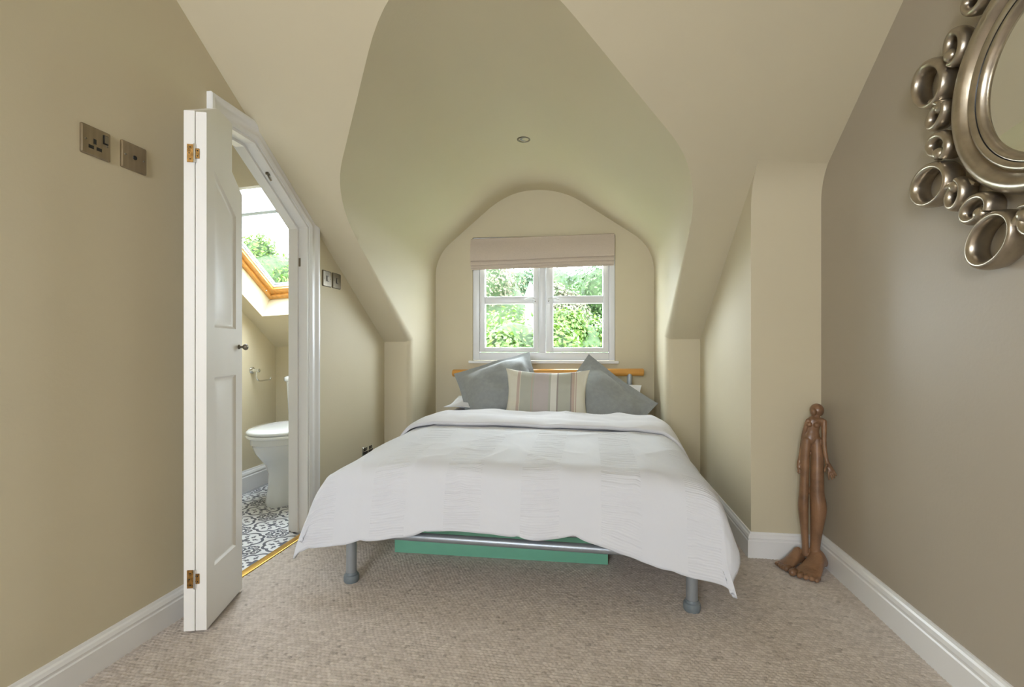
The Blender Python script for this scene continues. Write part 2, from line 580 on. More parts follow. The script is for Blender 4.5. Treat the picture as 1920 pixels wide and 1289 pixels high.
def attic_shell():
    bm = bmesh.new()
    F, rows = [], []
    for (x, z) in prof:
        yf = knee_y(x) if z <= slope_z(x, knee_y(x)) + 1e-6 else slope_y(x, z)
        yb = win_y(x) + .03
        rows.append([bm.verts.new((x, y, z)) for y in (yf, yf + .12, yf + .5 * (yb - yf), yb)])
    for i in range(len(rows) - 1):
        for j in range(3):
            bm.faces.new((rows[i][j], rows[i + 1][j], rows[i + 1][j + 1], rows[i][j + 1]))
    n = len(rows) - 1
    XA, XB = XL - .05, XR + .05
    K0 = bm.verts.new((XA, knee_y(XA), -.02)); K1 = bm.verts.new((XA, knee_y(XA), slope_z(XA, knee_y(XA))))
    bm.faces.new((K0, K1, rows[1][0], rows[0][0]))
    J0 = bm.verts.new((XB, knee_y(XB), -.02)); J1 = bm.verts.new((XB, knee_y(XB), slope_z(XB, knee_y(XB))))
    bm.faces.new((rows[n][0], rows[n - 1][0], J1, J0))
    T0 = bm.verts.new((XA, slope_y(XA, 2.42), 2.42)); T1 = bm.verts.new((XB, slope_y(XB, 2.42), 2.42))
    bm.faces.new([T0, K1] + [rows[i][0] for i in range(1, n)] + [J1, T1])
    bm.edges.ensure_lookup_table()
    front = set(r[0] for r in rows)
    ed = [e for e in bm.edges if e.verts[0] in front and e.verts[1] in front]
    bmesh.ops.bevel(bm, geom=ed, offset=.055, segments=8, profile=.5, affect='EDGES', clamp_overlap=True)
    bmesh.ops.recalc_face_normals(bm, faces=bm.faces)
    # make the faces look into the room
    sets = {}
    for f in bm.faces:
        c = f.calc_center_median(); nn = f.normal
        if len(f.verts) > 20: key = 'ceiling'
        elif c.z > 1.012 or (c.z > .99 and c.z - slope_z(c.x, min(c.y, knee_y(c.x))) > 0): key = 'ceiling_dormer'
        elif abs(nn.y) > .9 and c.y < knee_y(c.x) + .01: key = 'wall_knee_left' if c.x < -.4 else 'wall_knee_right'
        else: key = 'wall_dormer_left' if c.x < -.4 else 'wall_dormer_right'
        sets.setdefault(key, []).append(f)
    for key, fs in sets.items():
        idx, vs, pf = {}, [], []
        for f in fs:
            ids = []
            for v in f.verts:
                if v not in idx:
                    idx[v] = len(vs); vs.append(tuple(v.co))
                ids.append(idx[v])
            pf.append(tuple(ids))
        me = bpy.data.meshes.new(key)
        me.from_pydata(vs, [], pf)
        me.polygons.foreach_set('use_smooth', [True] * len(me.polygons))
        me.materials.append(M['wall'])
        o = link(key, me); struct(o)
        wm = o.modifiers.new('weighted', 'WEIGHTED_NORMAL'); wm.weight = 90
    bm.free()


attic_shell()

# left wall with the bathroom doorway (sloped head)
DO = [(1.70, 0.0), (1.70, 1.855), (1.87, 1.855), (2.265, 1.582), (2.265, 0.0)]     # clear opening (Y, Z)
wallL = [(YB - .1, -.05), (1.69, -.05), (1.69, 1.862), (1.873, 1.862), (2.275, 1.585), (2.275, -.05), (knee_y(XL) + .1, -.05), (knee_y(XL) + .1, 1.15), (1.1, 2.6), (YB - .1, 2.6)]
struct(MB().prism(wallL, XL, XL - .1, lambda a, b, t: (t, a, b)).build('wall_left', 'wall'))
# right wall, the darker paint
wallR = [(YB - .1, -.05), (2.4, -.05), (2.4, 1.9), (1.1, 2.7), (YB - .1, 2.7)]
struct(MB().prism(wallR, XR, XR + .1, lambda a, b, t: (t, a, b)).build('wall_right', 'taupe'))
# boxed pier between the recess and the right wall; its face runs in a soft curve into the slope
PX, PY = .735, 2.335
arc = fillet([(PY, -.05), (PY, 1.7155), (1.9, 2.0157)], [0, .12, 0], 12)[:-1]
pier = arc + [(arc[-1][0], 2.05), (3.45, 2.05), (3.45, -.05)]
struct(MB().prism(pier, PX, XR + .09, lambda a, b, t: (t, a + .03 * (t - PX), b + .052 * (t - PX))).build('wall_pier', 'wall', smooth=True, angle=25))

# window wall with the dormer window opening
def wmap(a, b, t): return (a - WS * t, win_y(a) + t, b)
OX0, OX1, OZ0, OZ1 = -.945, .203, .853, 1.862
struct(MB().prism([(-1.36, -.05), (.62, -.05), (.62, 2.34), (-1.36, 2.34)], 0, .16, wmap, [[(OX0, OZ0), (OX0, OZ1), (OX1, OZ1), (OX1, OZ0)]]).build('wall_window', 'wall'))

# rear of the room, behind the photographer: wall with a window added for light, flat ceiling
struct(MB().prism([(XL - .1, -.05), (XR + .1, -.05), (XR + .1, 2.6), (XL - .1, 2.6)], YB, YB - .1, lambda a, b, t: (a, t, b), [[(-1.4, .8), (-.2, .8), (-.2, 2.15), (-1.4, 2.15)]]).build('wall_back', 'wall'))
rw = MB()
for x in (-1.4, -.83, -.26): rw.box((x, YB - .09, .8), (x + .06, YB - .03, 2.15))
for z in (.8, 2.09): rw.box((-1.4, YB - .088, z), (-.2, YB - .032, z + .06))
struct(rw.build('window_rear_added', 'upvc'))
struct(MB().prism([(XL - .1, YB - .1), (XR + .1, YB - .1), (XR + .1, 1.50), (XL - .1, 1.50)], ZC, ZC + .15, lambda a, b, t: (a, b, t)).build('ceiling_flat', 'wall'))
# ------------------------------------------------------------------ carpet: a height field of staggered loops
def carpet():
    x0, x1, y0, y1, st = XL, XR, .78, 3.2, .0042
    nx, ny = int((x1 - x0) / st) + 1, int((y1 - y0) / st) + 1
    xs, ys = np.linspace(x0, x1, nx), np.linspace(y0, y1, ny)
    Xg, Yg = np.meshgrid(xs, ys)
    pu, pv = .0150, .0115
    wob = .003 * np.sin(Xg * 23 + 1.3 * np.sin(Yg * 11)) + .003 * np.sin(Yg * 17 + Xg * 7)
    jrow = np.floor((Yg + wob) / pv)
    v = (Yg + wob) / pv - jrow - .5
    uu = (Xg + wob * .7) / pu + .5 * np.mod(jrow, 2)
    icol = np.floor(uu)
    u = uu - icol - .5
    rnd = np.mod(np.sin(icol * 127.1 + jrow * 311.7) * 43758.5453, 1.0)
    rnd2 = np.mod(np.sin(icol * 269.5 + jrow * 183.3) * 28001.8384, 1.0)
    h = np.sqrt(np.clip(1 - (1.85 * u) ** 2 - (1.85 * v) ** 2 * .95, 0, 1))
    Z = -.0055 + h * (.0042 + .0016 * rnd)
    lx, ly = Xg, Yg
    vs = np.stack([lx, ly, Z], -1).reshape(-1, 3)
    me = bpy.data.meshes.new('floor')
    idx = np.arange(nx * ny).reshape(ny, nx)
    q = np.stack([idx[:-1, :-1], idx[:-1, 1:], idx[1:, 1:], idx[1:, :-1]], -1).reshape(-1)
    # surrounding plain carpet (behind the camera and beneath the bed head)
    extra = np.array([[x0, YB, -.003], [x1, YB, -.003], [x1, y0, -.003], [x0, y0, -.003], [x0, y1, -.003], [x1, y1, -.003], [x1, 4.0, -.003], [x0, 4.0, -.003]])
    b0 = nx * ny
    vs = np.concatenate([vs, extra]); q = np.concatenate([q, np.array([b0, b0 + 1, b0 + 2, b0 + 3, b0 + 4, b0 + 5, b0 + 6, b0 + 7])])
    me.vertices.add(len(vs)); me.vertices.foreach_set('co', vs.ravel().astype(np.float32))
    me.loops.add(len(q)); me.loops.foreach_set('vertex_index', q.astype(np.int32))
    nf = len(q) // 4
    me.polygons.add(nf); me.polygons.foreach_set('loop_start', (np.arange(nf) * 4).astype(np.int32))
    me.polygons.foreach_set('use_smooth', np.ones(nf, dtype=bool))
    me.update(calc_edges=True)
    a = me.attributes.new('fleck', 'FLOAT', 'POINT')
    a.data.foreach_set('value', np.concatenate([rnd2.ravel(), np.full(8, .6)]).astype(np.float32))
    me.materials.append(M['carpet'])
    struct(link('floor', me))


carpet()

# ------------------------------------------------------------------ skirting boards
SK = [(0, -.02), (.019, -.02), (.019, .074), (.0155, .078), (.0155, .083), (.017, .088), (.013, .099), (.008, .104), (.006, .112), (0, .112)]
def skirting(name, p0, p1, nrm, e0=0, e1=0, h=1.0):
    p0, p1, nrm = Vector(p0), Vector(p1), Vector(nrm)
    d = (p1 - p0).normalized()
    m = MB()
    n = len(SK)
    vs = []
    for p, e, sg in ((p0, e0, -1), (p1, e1, 1)):
        for (t, z) in SK:
            q = p + nrm * t + d * (e * t * sg)
            vs.append((q.x, q.y, z * h))
    fs = [(i, (i + 1) % n, (i + 1) % n + n, i + n) for i in range(n)] + [tuple(range(n)), tuple(reversed(range(n, 2 * n)))]
    m.add(vs, fs)
    return struct(m.build(name, 'white', smooth=True, angle=20))


skirting('baseboard_left', (XL, YB, 0), (XL, 1.605, 0), (1, 0, 0), h=.92)
skirting('baseboard_left_far', (XL, 2.36, 0), (XL, knee_y(XL), 0), (1, 0, 0), e1=-1)
skirting('baseboard_knee_left', (XL, knee_y(XL), 0), (CL, knee_y(CL), 0), (0, -1, 0), e0=-1)
skirting('baseboard_knee_right', (CR, knee_y(CR), 0), (PX, knee_y(PX), 0), (0, -1, 0), e1=-1)
skirting('baseboard_recess', (PX, knee_y(PX), 0), (PX, PY, 0), (-1, 0, 0), e0=-1, e1=1)
skirting('baseboard_pier', (PX, PY, 0), (XR, PY + .009, 0), (0, -1, 0), e0=1, e1=-1)
skirting('baseboard_right', (XR, PY, 0), (XR, YB, 0), (-1, 0, 0), e0=-1, h=1.08)

# ------------------------------------------------------------------ door lining, architrave, threshold
def off_poly(d):   # the opening outline grown by d (jambs run to the floor)
    k = d * math.tan(math.atan(.69) / 2)
    sl = math.sqrt(1 + .69 ** 2)
    zt = 1.855 + d
    xk = 1.87 + k
    y1 = 2.265 + d
    return [(1.70 - d, 0), (1.70 - d, zt), (xk, zt), (y1, zt - .69 * (y1 - xk)), (y1, 0)]


def band(m, d0, d1, x0, x1):
    A, B = off_poly(d0), off_poly(d1)
    for i in range(4):
        q = [A[i], A[i + 1], B[i + 1], B[i]]
        m.prism(q, x0, x1, lambda a, b, t: (t, a, b))


fr = struct(thing('door_1', '', ''))
del fr['label'], fr['category']
m = MB(); band(m, 0.0, .028, XL + .004, XL - .105); m.build('lining', 'white', fr)
m = MB(); band(m, -.012, .001, XL - .045, XL - .085); m.build('door_stop', 'white', fr)
am = MB()
AP = [(.012, -.001), (.012, .009), (.020, .0115), (.026, .0155), (.033, .0155), (.039, .012), (.058, .013), (.066, .0185), (.076, .0235), (.086, .0225), (.090, .018), (.090, -.001)]
rows = [[(XL + t, y, z) for (y, z) in off_poly(d)] for d, t in AP]
am.grid([list(r) for r in zip(*rows)])
am.build('architrave', 'white', fr, smooth=True, angle=35)
tm = MB()
for y0, y1, z0, z1 in ((1.70, 2.265, -.004, .004),):
    tm.prism(fillet([(XL - .022, -.004), (XL - .018, .004), (XL, .0062), (XL + .018, .004), (XL + .022, -.004)], [0, .004, .01, .004, 0], 4), y0 + .002, y1 - .002, lambda a, b, t: (a, t, b))
th = tm.build('threshold_strip', 'strip', fr, smooth=True)
# strike plate and ball catch in the lining
q = P(561, 492, Y=2.262)
MB().box((q.x - .006, 2.2625, q.z - .022), (q.x + .006, 2.266, q.z + .022)).build('strike_plate', 'nickel', fr)
cz = 1.855 - .69 * (1.995 - 1.87)
m = MB(); m.box((XL - .03, 1.985, cz - .006), (XL - .016, 2.012, cz + .004)); m.tube([(XL - .023, 1.99, cz - .004), (XL - .023, 2.0, cz - .016), (XL - .023, 2.015, cz - .026)], .004, 8)
m.build('roller_catch', 'nickel', fr)

# ------------------------------------------------------------------ folding door: two leaves folded back on the wall
bdir = Vector((-.289, .957, 0)).normalized(); bn = Vector((.957, .289, 0)).normalized()
B0 = Vector((-1.273, 1.413, 0))           # leaf B, near corner of its visible face
LW, LT = .277, .034
door = thing('folding_door', 'cream white two-leaf folding door with moulded panels folded open against the wall', 'door', (-1.36, 1.55, 0))


def leaf(name, base, tops, panels):
    """local: s along the leaf from the fold, t into the leaf (0 = room face), z"""
    def mp(s, z, t): return tuple(base + bdir * s - bn * t + Vector((0, 0, z)))
    out = [(0, .008), (LW, .008)] + tops
    m = MB()
    holes = []
    for pn in panels: holes.append(pn)
    m.prism(out, 0.0, LT, mp)
    o = None
    # recessed panel field with sloping mouldings, cut in the face as real relief
    m2 = MB()
    loops = [out] + holes
    flat = [p for l in loops for p in l]
    tris = tessellate_polygon([[Vector((p[0], p[1], 0)) for p in l] for l in loops])
    m = MB()
    m.add([mp(p[0], p[1], 0) for p in flat], tris)
    n = len(out)
    for i in range(n):
        j = (i + 1) % n
        m.add([mp(*out[i], 0), mp(*out[j], 0), mp(*out[j], LT), mp(*out[i], LT)], [(0, 1, 2, 3)])
    bt = tessellate_polygon([[Vector((p[0], p[1], 0)) for p in out]])
    m.add([mp(p[0], p[1], LT) for p in out], bt)
    body = m.build(name, 'doorwhite', door, weld=True)
    for pn in panels:
        c = Vector((sum(p[0] for p in pn) / len(pn), sum(p[1] for p in pn) / len(pn)))
        k = len(pn)

        def inset(d):
            res = []
            for i in range(k):
                p, a, b_ = Vector(pn[i]), Vector(pn[i - 1]), Vector(pn[(i + 1) % k])
                e1, e2 = (p - a).normalized(), (b_ - p).normalized()
                n1, n2 = Vector((-e1.y, e1.x)), Vector((-e2.y, e2.x))
                if n1.dot(c - p) < 0: n1, n2 = -n1, -n2
                bis = (n1 + n2).normalized()
                res.append(p + bis * (d / max(.3, bis.dot(n1))))
            return res
        rings = [(0, 0), (.006, .006), (.010, .008), (.016, .0085), (.032, .003)]
        mm = MB()
        rows = [[mp(p.x, p.y, t) for p in inset(d)] for d, t in rings]
        mm.grid(rows, closed_v=True)
        last = inset(.032)
        tt = tessellate_polygon([[Vector((p.x, p.y, 0)) for p in last]])
        mm.add([mp(p.x, p.y, .003) for p in last], tt)
        mm.build('panel', 'doorwhite', body, smooth=True, angle=25)
    return body


pB = [[(.055, 1.03), (.222, 1.03), (.222, 1.462), (.055, 1.577)], [(.055, .20), (.222, .20), (.222, .855), (.055, .855)]]
leafB = leaf('door_leaf', B0, [(LW, 1.562), (0, 1.753)], pB)
A0 = B0 - bn * (LT + .003)
leafA = leaf('door_leaf', A0, [(LW, 1.842), (.16, 1.842), (0, 1.756)], [])


def hinge(z):
    c = B0 - bn * (LT + .0015) + Vector((0, 0, z)) - bdir * .002
    root = None
    m = MB()
    hz = .03
    # leaf plate on the edge of A, notched plate on B
    m.box((-.024, -.0015, -hz), (-.002, .0015, hz), lambda v: c + bn * v.x + bdir * v.y + Vector((0, 0, v.z)))
    m.box((.002, -.0015, -hz * .55), (.014, .0015, hz * .55), lambda v: c + bn * v.x + bdir * v.y + Vector((0, 0, v.z)))
    h = m.build('hinge', 'brass', door)
    k = MB(); k.tube([c + Vector((0, 0, -hz * 1.05)) - bdir * .002, c + Vector((0, 0, hz * 1.05)) - bdir * .002], .0042, 10)
    k.build('hinge_knuckle', 'chrome', h, smooth=True)
    s = MB()
    for x, dz in ((-.014, .02), (-.017, 0), (-.014, -.02), (.009, .009), (.009, -.009)):
        s.ball(c + bn * x - bdir * .002 + Vector((0, 0, dz)), .0022, 8, 6)
    s.build('hinge_screws', 'black', h, smooth=True)


hinge(P(358, 288, Y=1.40).z)
hinge(P(358, 1086, Y=1.40).z)
kc = B0 + bdir * .247 + Vector((0, 0, .962))
m = MB()
fx, fy = bdir, Vector((0, 0, 1))
m.lathe([(.0001, 0), (.009, 0), (.009, .003), (.0045, .006), (.0045, .014), (.0105, .019), (.0125, .025), (.0105, .031), (.005, .034), (.0001, .035)], 20, lambda x, y, h: kc + fx * x + fy * y + bn * h)
m.build('door_knob', 'nickel', door, smooth=True)

# ================================================================== BATHROOM
BX = -2.30
BK = 3.20                                  # its knee wall
struct(MB().prism([(.9, -.05), (BK + .1, -.05), (BK + .1, slope_z(BX, BK + .1) + .08), (1.25, slope_z(BX, 1.25) + .08), (.9, 2.5)], BX, BX - .1, lambda a, b, t: (t, a, b)).build('wall_bathroom_side', 'wall'))
struct(MB().box((BX - .1, BK, -.05), (XL - .02, BK + .1, 1.0)).build('wall_bathroom_knee', 'wall'))
struct(MB().box((BX - .1, .8, -.05), (XL - .09, .9, 2.6)).build('wall_bathroom_near', 'wall'))
SKX0, SKX1, SKY0, SKY1 = -2.19, -1.60, 2.10, 2.905     # skylight opening in the slope (plan)
nrm = Vector((-.052, .69, 1)).normalized()
def smap(a, b, t):
    p = Vector((a, b, slope_z(a, b))) + nrm * t
    return tuple(p)
struct(MB().prism([(BX - .1, 1.25), (XL - .03, 1.25), (XL - .03, BK + .1), (BX - .1, BK + .1)], 0, .15, smap, [[(SKX0, SKY0), (SKX1, SKY0), (SKX1, SKY1), (SKX0, SKY1)]]).build('ceiling_bathroom', 'wall'))
struct(MB().box((BX - .1, .8, 2.36), (XL - .03, 1.4, 2.5)).build('ceiling_bathroom_flat', 'wall'))
skirting('baseboard_bathroom', (BX, .9, 0), (BX, BK, 0), (1, 0, 0), e1=-1, h=1.15)
skirting('baseboard_bathroom_knee', (BX, BK, 0), (XL - .1, BK, 0), (0, -1, 0), e0=-1, h=1.15)

fb = struct(MB().box((BX - .1, .85, -.06), (XL - .018, BK + .05, -.012)).build('floor_bathroom', 'grout'))
TS = .213
tme = None
for i in range(-5, 2):
    for j in range(-6, 5):
        cx, cy = -1.70 + TS * i, 2.335 + TS * j
        if cx - TS / 2 < BX - .09 or cx - TS / 2 > XL - .03 or cy < .95 or cy > BK + .05: continue
        x0, x1 = -TS / 2 + .0008, min(TS / 2 - .0008, XL - .018 - cx)
        if x1 < TS / 2 - .001 or tme is None:
            m = MB(); m.box((x0, -TS / 2 + .0008, -.008), (x1, TS / 2 - .0008, 0))
            o = m.build('tile', 'tile', bevel=.0008)
            if x1 >= TS / 2 - .001: tme = o.data
        else:
            o = link('tile', tme)
        o.location = (cx, cy, -.004)
        o.parent = fb

# roof window: pine frame, sash, glass
rwn = struct(thing('window_2', '', '')); del rwn['label'], rwn['category']
def sbox(m, x0, x1, y0, y1, t0, t1):
    vs = [smap(x, y, t) for t in (t0, t1) for (x, y) in ((x0, y0), (x1, y0), (x1, y1), (x0, y1))]
    m.add(vs, [(0, 3, 2, 1), (4, 5, 6, 7), (0, 1, 5, 4), (1, 2, 6, 5), (2, 3, 7, 6), (3, 0, 4, 7)])
def sframe(m, ins, wd, t0, t1):
    x0, x1, y0, y1 = SKX0 + ins, SKX1 - ins, SKY0 + ins, SKY1 - ins
    sbox(m, x0, x0 + wd, y0, y1, t0, t1); sbox(m, x1 - wd, x1, y0, y1, t0, t1)
    sbox(m, x0 + wd, x1 - wd, y0, y0 + wd, t0 + .001, t1 - .001); sbox(m, x0 + wd, x1 - wd, y1 - wd, y1, t0 + .001, t1 - .001)
m = MB(); sframe(m, -.012, .040, .150, .205); m.build('outer_frame', 'pine', rwn, bevel=.002)
m = MB(); sframe(m, .024, .042, .166, .215); sash = m.build('sash', 'pine', rwn, bevel=.003)
m = MB(); sframe(m, .062, .010, .182, .2149); m.build('glazing_bead', 'upvc', sash)
m = MB(); sframe(m, .0718, .004, .195, .214); m.build('gasket', 'footgrey', sash)
m = MB(); sbox(m, SKX0 + .07, SKX1 - .07, SKY0 + .07, SKY1 - .07, .203, .207); m.build('pane', 'glass', rwn)
m = MB(); sbox(m, SKX0 + .068, SKX1 - .068, SKY0 + .066, SKY0 + .105, .17, .2); m.build('ventilation_flap', 'upvc', sash, bevel=.003)
m = MB(); sbox(m, SKX0 + .04, SKX1 - .04, 2.352, 2.37, .215, .235); m.build('glazing_trim', 'gutter', rwn)
for yy in (2.83,):
    q = Vector(smap(SKX0 + .03, yy, .150)); MB().ball(q, .006, 10, 6).build('screw_cover', 'chrome', rwn, smooth=True)
q = Vector(smap(-1.90, SKY1 - .012, .158)); MB().ball(q, .009, 10, 6).build('screw_cover', 'chrome', rwn, smooth=True)

# toilet, its cistern against the knee wall
TX = -1.885
toilet = thing('toilet', 'white ceramic close-coupled toilet with closed lid on patterned tiles', 'toilet', (TX, 2.75, 0))


def oval(cx, yf, yb, hw, z, n=40, sq=1.0):
    """front (towards -Y) half ellipse, back squarer"""
    ym = yf + (yb - yf) * .55
    pts = []
    for k in range(n):
        th = 2 * math.pi * k / n
        c, s_ = math.cos(th), math.sin(th)
        ex = 2.0 if s_ < 0 else 3.2
        px_ = hw * math.copysign(abs(c) ** (2 / ex), c)
        py_ = (ym - yf if s_ < 0 else yb - ym) * math.copysign(abs(s_) ** (2 / ex), s_)
        pts.append((cx + px_, ym + py_, z))
    return pts


def loft(sections, caps=True):
    m = MB(); n = len(sections[0])
    m.grid(sections, closed_v=True)
    if caps:
        m.f.append(tuple(range(n))); m.f.append(tuple((len(sections) - 1) * n + k for k in reversed(range(n))))
    return m


pan = [oval(TX, 2.585, 3.10, .138, -.006), oval(TX, 2.58, 3.10, .139, .02), oval(TX, 2.60, 3.10, .128, .10), oval(TX, 2.60, 3.10, .127, .19), oval(TX, 2.575, 3.10, .134, .245),
       oval(TX, 2.54, 3.09, .148, .285), oval(TX, 2.505, 3.08, .168, .325), oval(TX, 2.488, 3.08, .178, .365), oval(TX, 2.484, 3.08, .181, .378), oval(TX, 2.474, 3.08, .187, .384), oval(TX, 2.474, 3.08, .188, .418)]
loft(pan).build('pan', 'ceramic', toilet, smooth=True, angle=50)
loft([oval(TX, 2.465, 2.93, .19, .419), oval(TX, 2.458, 2.93, .196, .425), oval(TX, 2.458, 2.93, .196, .435), oval(TX, 2.464, 2.93, .190, .441)]).build('seat', 'ceramic', toilet, smooth=True, angle=60)
loft([oval(TX, 2.466, 2.925, .189, .4425), oval(TX, 2.460, 2.925, .194, .448), oval(TX, 2.461, 2.925, .193, .458), oval(TX, 2.476, 2.925, .18, .468), oval(TX, 2.53, 2.92, .13, .474), oval(TX, 2.63, 2.88, .04, .477)]).build('lid', 'ceramic', toilet, smooth=True, angle=60)


def rrect(x0, x1, y0, y1, z, r=.03, n=5):
    pts = []
    for cx, cy, a0 in ((x1 - r, y1 - r, 0), (x0 + r, y1 - r, 90), (x0 + r, y0 + r, 180), (x1 - r, y0 + r, 270)):
        for k in range(n + 1):
            a = R(a0 + 90 * k / n)
            pts.append((cx + r * math.cos(a), cy + r * math.sin(a), z))
    return pts


loft([rrect(TX - .165, TX + .165, 2.995, 3.165, .405), rrect(TX - .175, TX + .175, 2.985, 3.165, .44), rrect(TX - .188, TX + .188, 2.975, 3.165, .725)]).build('cistern', 'ceramic', toilet, smooth=True, angle=50)
loft([rrect(TX - .192, TX + .192, 2.968, 3.168, .725), rrect(TX - .197, TX + .197, 2.962, 3.169, .732), rrect(TX - .197, TX + .197, 2.962, 3.169, .752), rrect(TX - .185, TX + .185, 2.975, 3.165, .763)]).build('cistern_lid', 'ceramic', toilet, smooth=True, angle=50)

# toilet roll holder on the bathroom side wall
hc = P(472, 695, X=BX)
hold = thing('toilet_roll_holder', 'chrome toilet roll holder with open curved arm on bathroom wall', 'roll holder', hc)
m = MB(); m.lathe([(.0001, 0), (.024, 0), (.025, .004), (.022, .010), (.012, .014), (.009, .03), (.009, .046), (.013, .05), (.012, .058), (.0001, .06)], 22, lambda x, y, h: hc + Vector((h, x, y)))
m.build('rose', 'chrome', hold, smooth=True)
a0 = hc + Vector((.042, 0, 0))
pth = fillet([(a0.y, a0.z), (a0.y - .012, a0.z - .03), (a0.y + .004, a0.z - .075), (a0.y + .135, a0.z - .072), (a0.y + .143, a0.z - .055)], [0, .03, .035, .008, 0], 6)
m = MB(); m.tube([(a0.x, y, z) for y, z in pth], .0055, 10); m.build('arm', 'chrome', hold, smooth=True)

# ================================================================== DORMER WINDOW
win = struct(thing('window_1', '', '')); del win['label'], win['category']
def wx(px): return PW(px, 600).x
def wbox(m, x0, x1, z0, z1, t0, t1):
    vs = [wmap(x, z, t) for t in (t0, t1) for (x, z) in ((x0, z0), (x1, z0), (x1, z1), (x0, z1))]
    m.add(vs, [(0, 3, 2, 1), (4, 5, 6, 7), (0, 1, 5, 4), (1, 2, 6, 5), (2, 3, 7, 6), (3, 0, 4, 7)])
f0, f1, f2, f3 = OX0 + .002, wx(899), wx(1010.5), wx(1023.5)
f4, f5 = wx(1142), OX1 - .002
ZB = OZ0 + .002
zs = PW(1000, 660.5).z                      # sash bottom
zg = PW(1000, 652).z                        # glass bottom
zb0, zb1 = PW(955, 570).z, PW(955, 556.5).z
ZT = OZ1 - .002
m = MB()
wbox(m, f0, f1, ZB, ZT, .004, .07); wbox(m, f4, f5, ZB, ZT, .004, .07)
wbox(m, f1, f4, ZB, zs - .004, .005, .069); wbox(m, f1, f4, ZT - .05, ZT, .005, .069)
wbox(m, f2, f3, zs - .004, ZT - .05, .006, .068)
m.build('outer_frame', 'upvc', win, bevel=.003)
for (s0, s1, g0, g1) in ((f1 + .003, f2 - .002, wx(909.5), wx(1000)), (f3 + .002, f4 - .003, wx(1037), wx(1130.5))):
    m = MB()
    wbox(m, s0, g0, zs, ZT - .052, -.006, .055); wbox(m, g1, s1, zs, ZT - .052, -.006, .055)
    wbox(m, g0, g1, zs, zg, -.005, .054); wbox(m, g0, g1, ZT - .10, ZT - .052, -.005, .054)
    so = m.build('sash', 'upvc', win, bevel=.004)
    m = MB(); wbox(m, g0, g1, zb0, zb1, -.002, .05); m.build('glazing_bar', 'upvc', so, bevel=.004)
    for z0, z1 in ((zg, zb0), (zb1, ZT - .10)):
        m = MB(); wbox(m, g0 - .005, g1 + .005, z0 - .003, z1 + .003, .022, .026); m.build('pane', 'glass', so)
for sx, sg in ((wx(1003.5), -1), (wx(1028.5), 1)):
    zc = PW(1003, 563).z
    m = MB(); wbox(m, sx - .008, sx + .008, zc - .03, zc + .016, -.014, -.006); h = m.build('handle_plate', 'upvc', win, bevel=.002)
    pts = [wmap(sx + sg * a, zc + b_, -t) for a, b_, t in ((0, 0, .012), (0, .002, .032), (.02, .01, .036), (.05, .012, .036), (.085, .0, .036))]
    m = MB(); m.tube(pts, [.007, .0075, .0065, .006, .005], 10); m.build('handle_lever', 'upvc', h, smooth=True)
    m = MB(); m.ball(wmap(sx, zc - .012, -.015), .0045, 8, 6); m.build('handle_lock', 'nickel', h, smooth=True)
m = MB()
sl0, sl1 = PW(878, 680, .03).x, PW(1160, 678, .03).x
wbox(m, sl0, sl1, OZ0 - .022, OZ0, -.035, .004); m.build('sill', 'upvc', win, bevel=.004)
# roman blind
bl = thing('roman_blind', 'beige linen roman blind half raised over the dormer window', 'blind', PW(1017, 470))
tl, tr, bl_, br = PW(882.5, 449.5, .03), PW(1152.5, 438.5, .03), PW(883.5, 507.5, .03), PW(1150.5, 498, .03)
def bpt(u, v, t):
    p = (tl * (1 - u) + tr * u) * (1 - v) + (bl_ * (1 - u) + br * u) * v
    return p + Vector((WS * t, -t, 0))
m = MB()
for v0, v1, t0, t1 in ((-.02, .03, -.028, -.004),):
    vs = [bpt(u, v, t) for t in (t0, t1) for (u, v) in ((.002, v0), (.998, v0), (.998, v1), (.002, v1))]
    m.add(vs, [(0, 3, 2, 1), (4, 5, 6, 7), (0, 1, 5, 4), (1, 2, 6, 5), (2, 3, 7, 6), (3, 0, 4, 7)])
m.build('headrail', 'bronze', bl)


def fabric(name, v0, v1, tback, bulge, seed):
    nu, nv = 40, 14
    rows = []
    for i in range(nu + 1):
        u = i / nu
        row = []
        for j in range(nv + 1):
            a = j / nv
            v = v0 + (v1 - v0) * a + .008 * math.sin(u * 5 + seed) * a
            t = tback + bulge * math.sin(a * math.pi * .62) ** 1.2 + .0015 * math.sin(u * 17 + seed + a * 3)
            row.append(bpt(u, v, t))
        # return under the fold
        v = v1 + .008 * math.sin(u * 5 + seed)
        row.append(bpt(u, v - .004, tback + bulge * .45)); row.append(bpt(u, v - .03, tback))
        rows.append(row)
    m = MB(); m.grid(rows)
    o = m.build(name, 'linen', bl, smooth=True, angle=70)
    return o


fabric('upper_panel', .0, .72, .0, .040, .3)
fabric('fold', .60, .85, .003, .027, 1.5)
fabric('fold', .72, .94, .0, .020, 2.7)
fabric('fold', .82, 1.0, -.004, .010, 4.1)

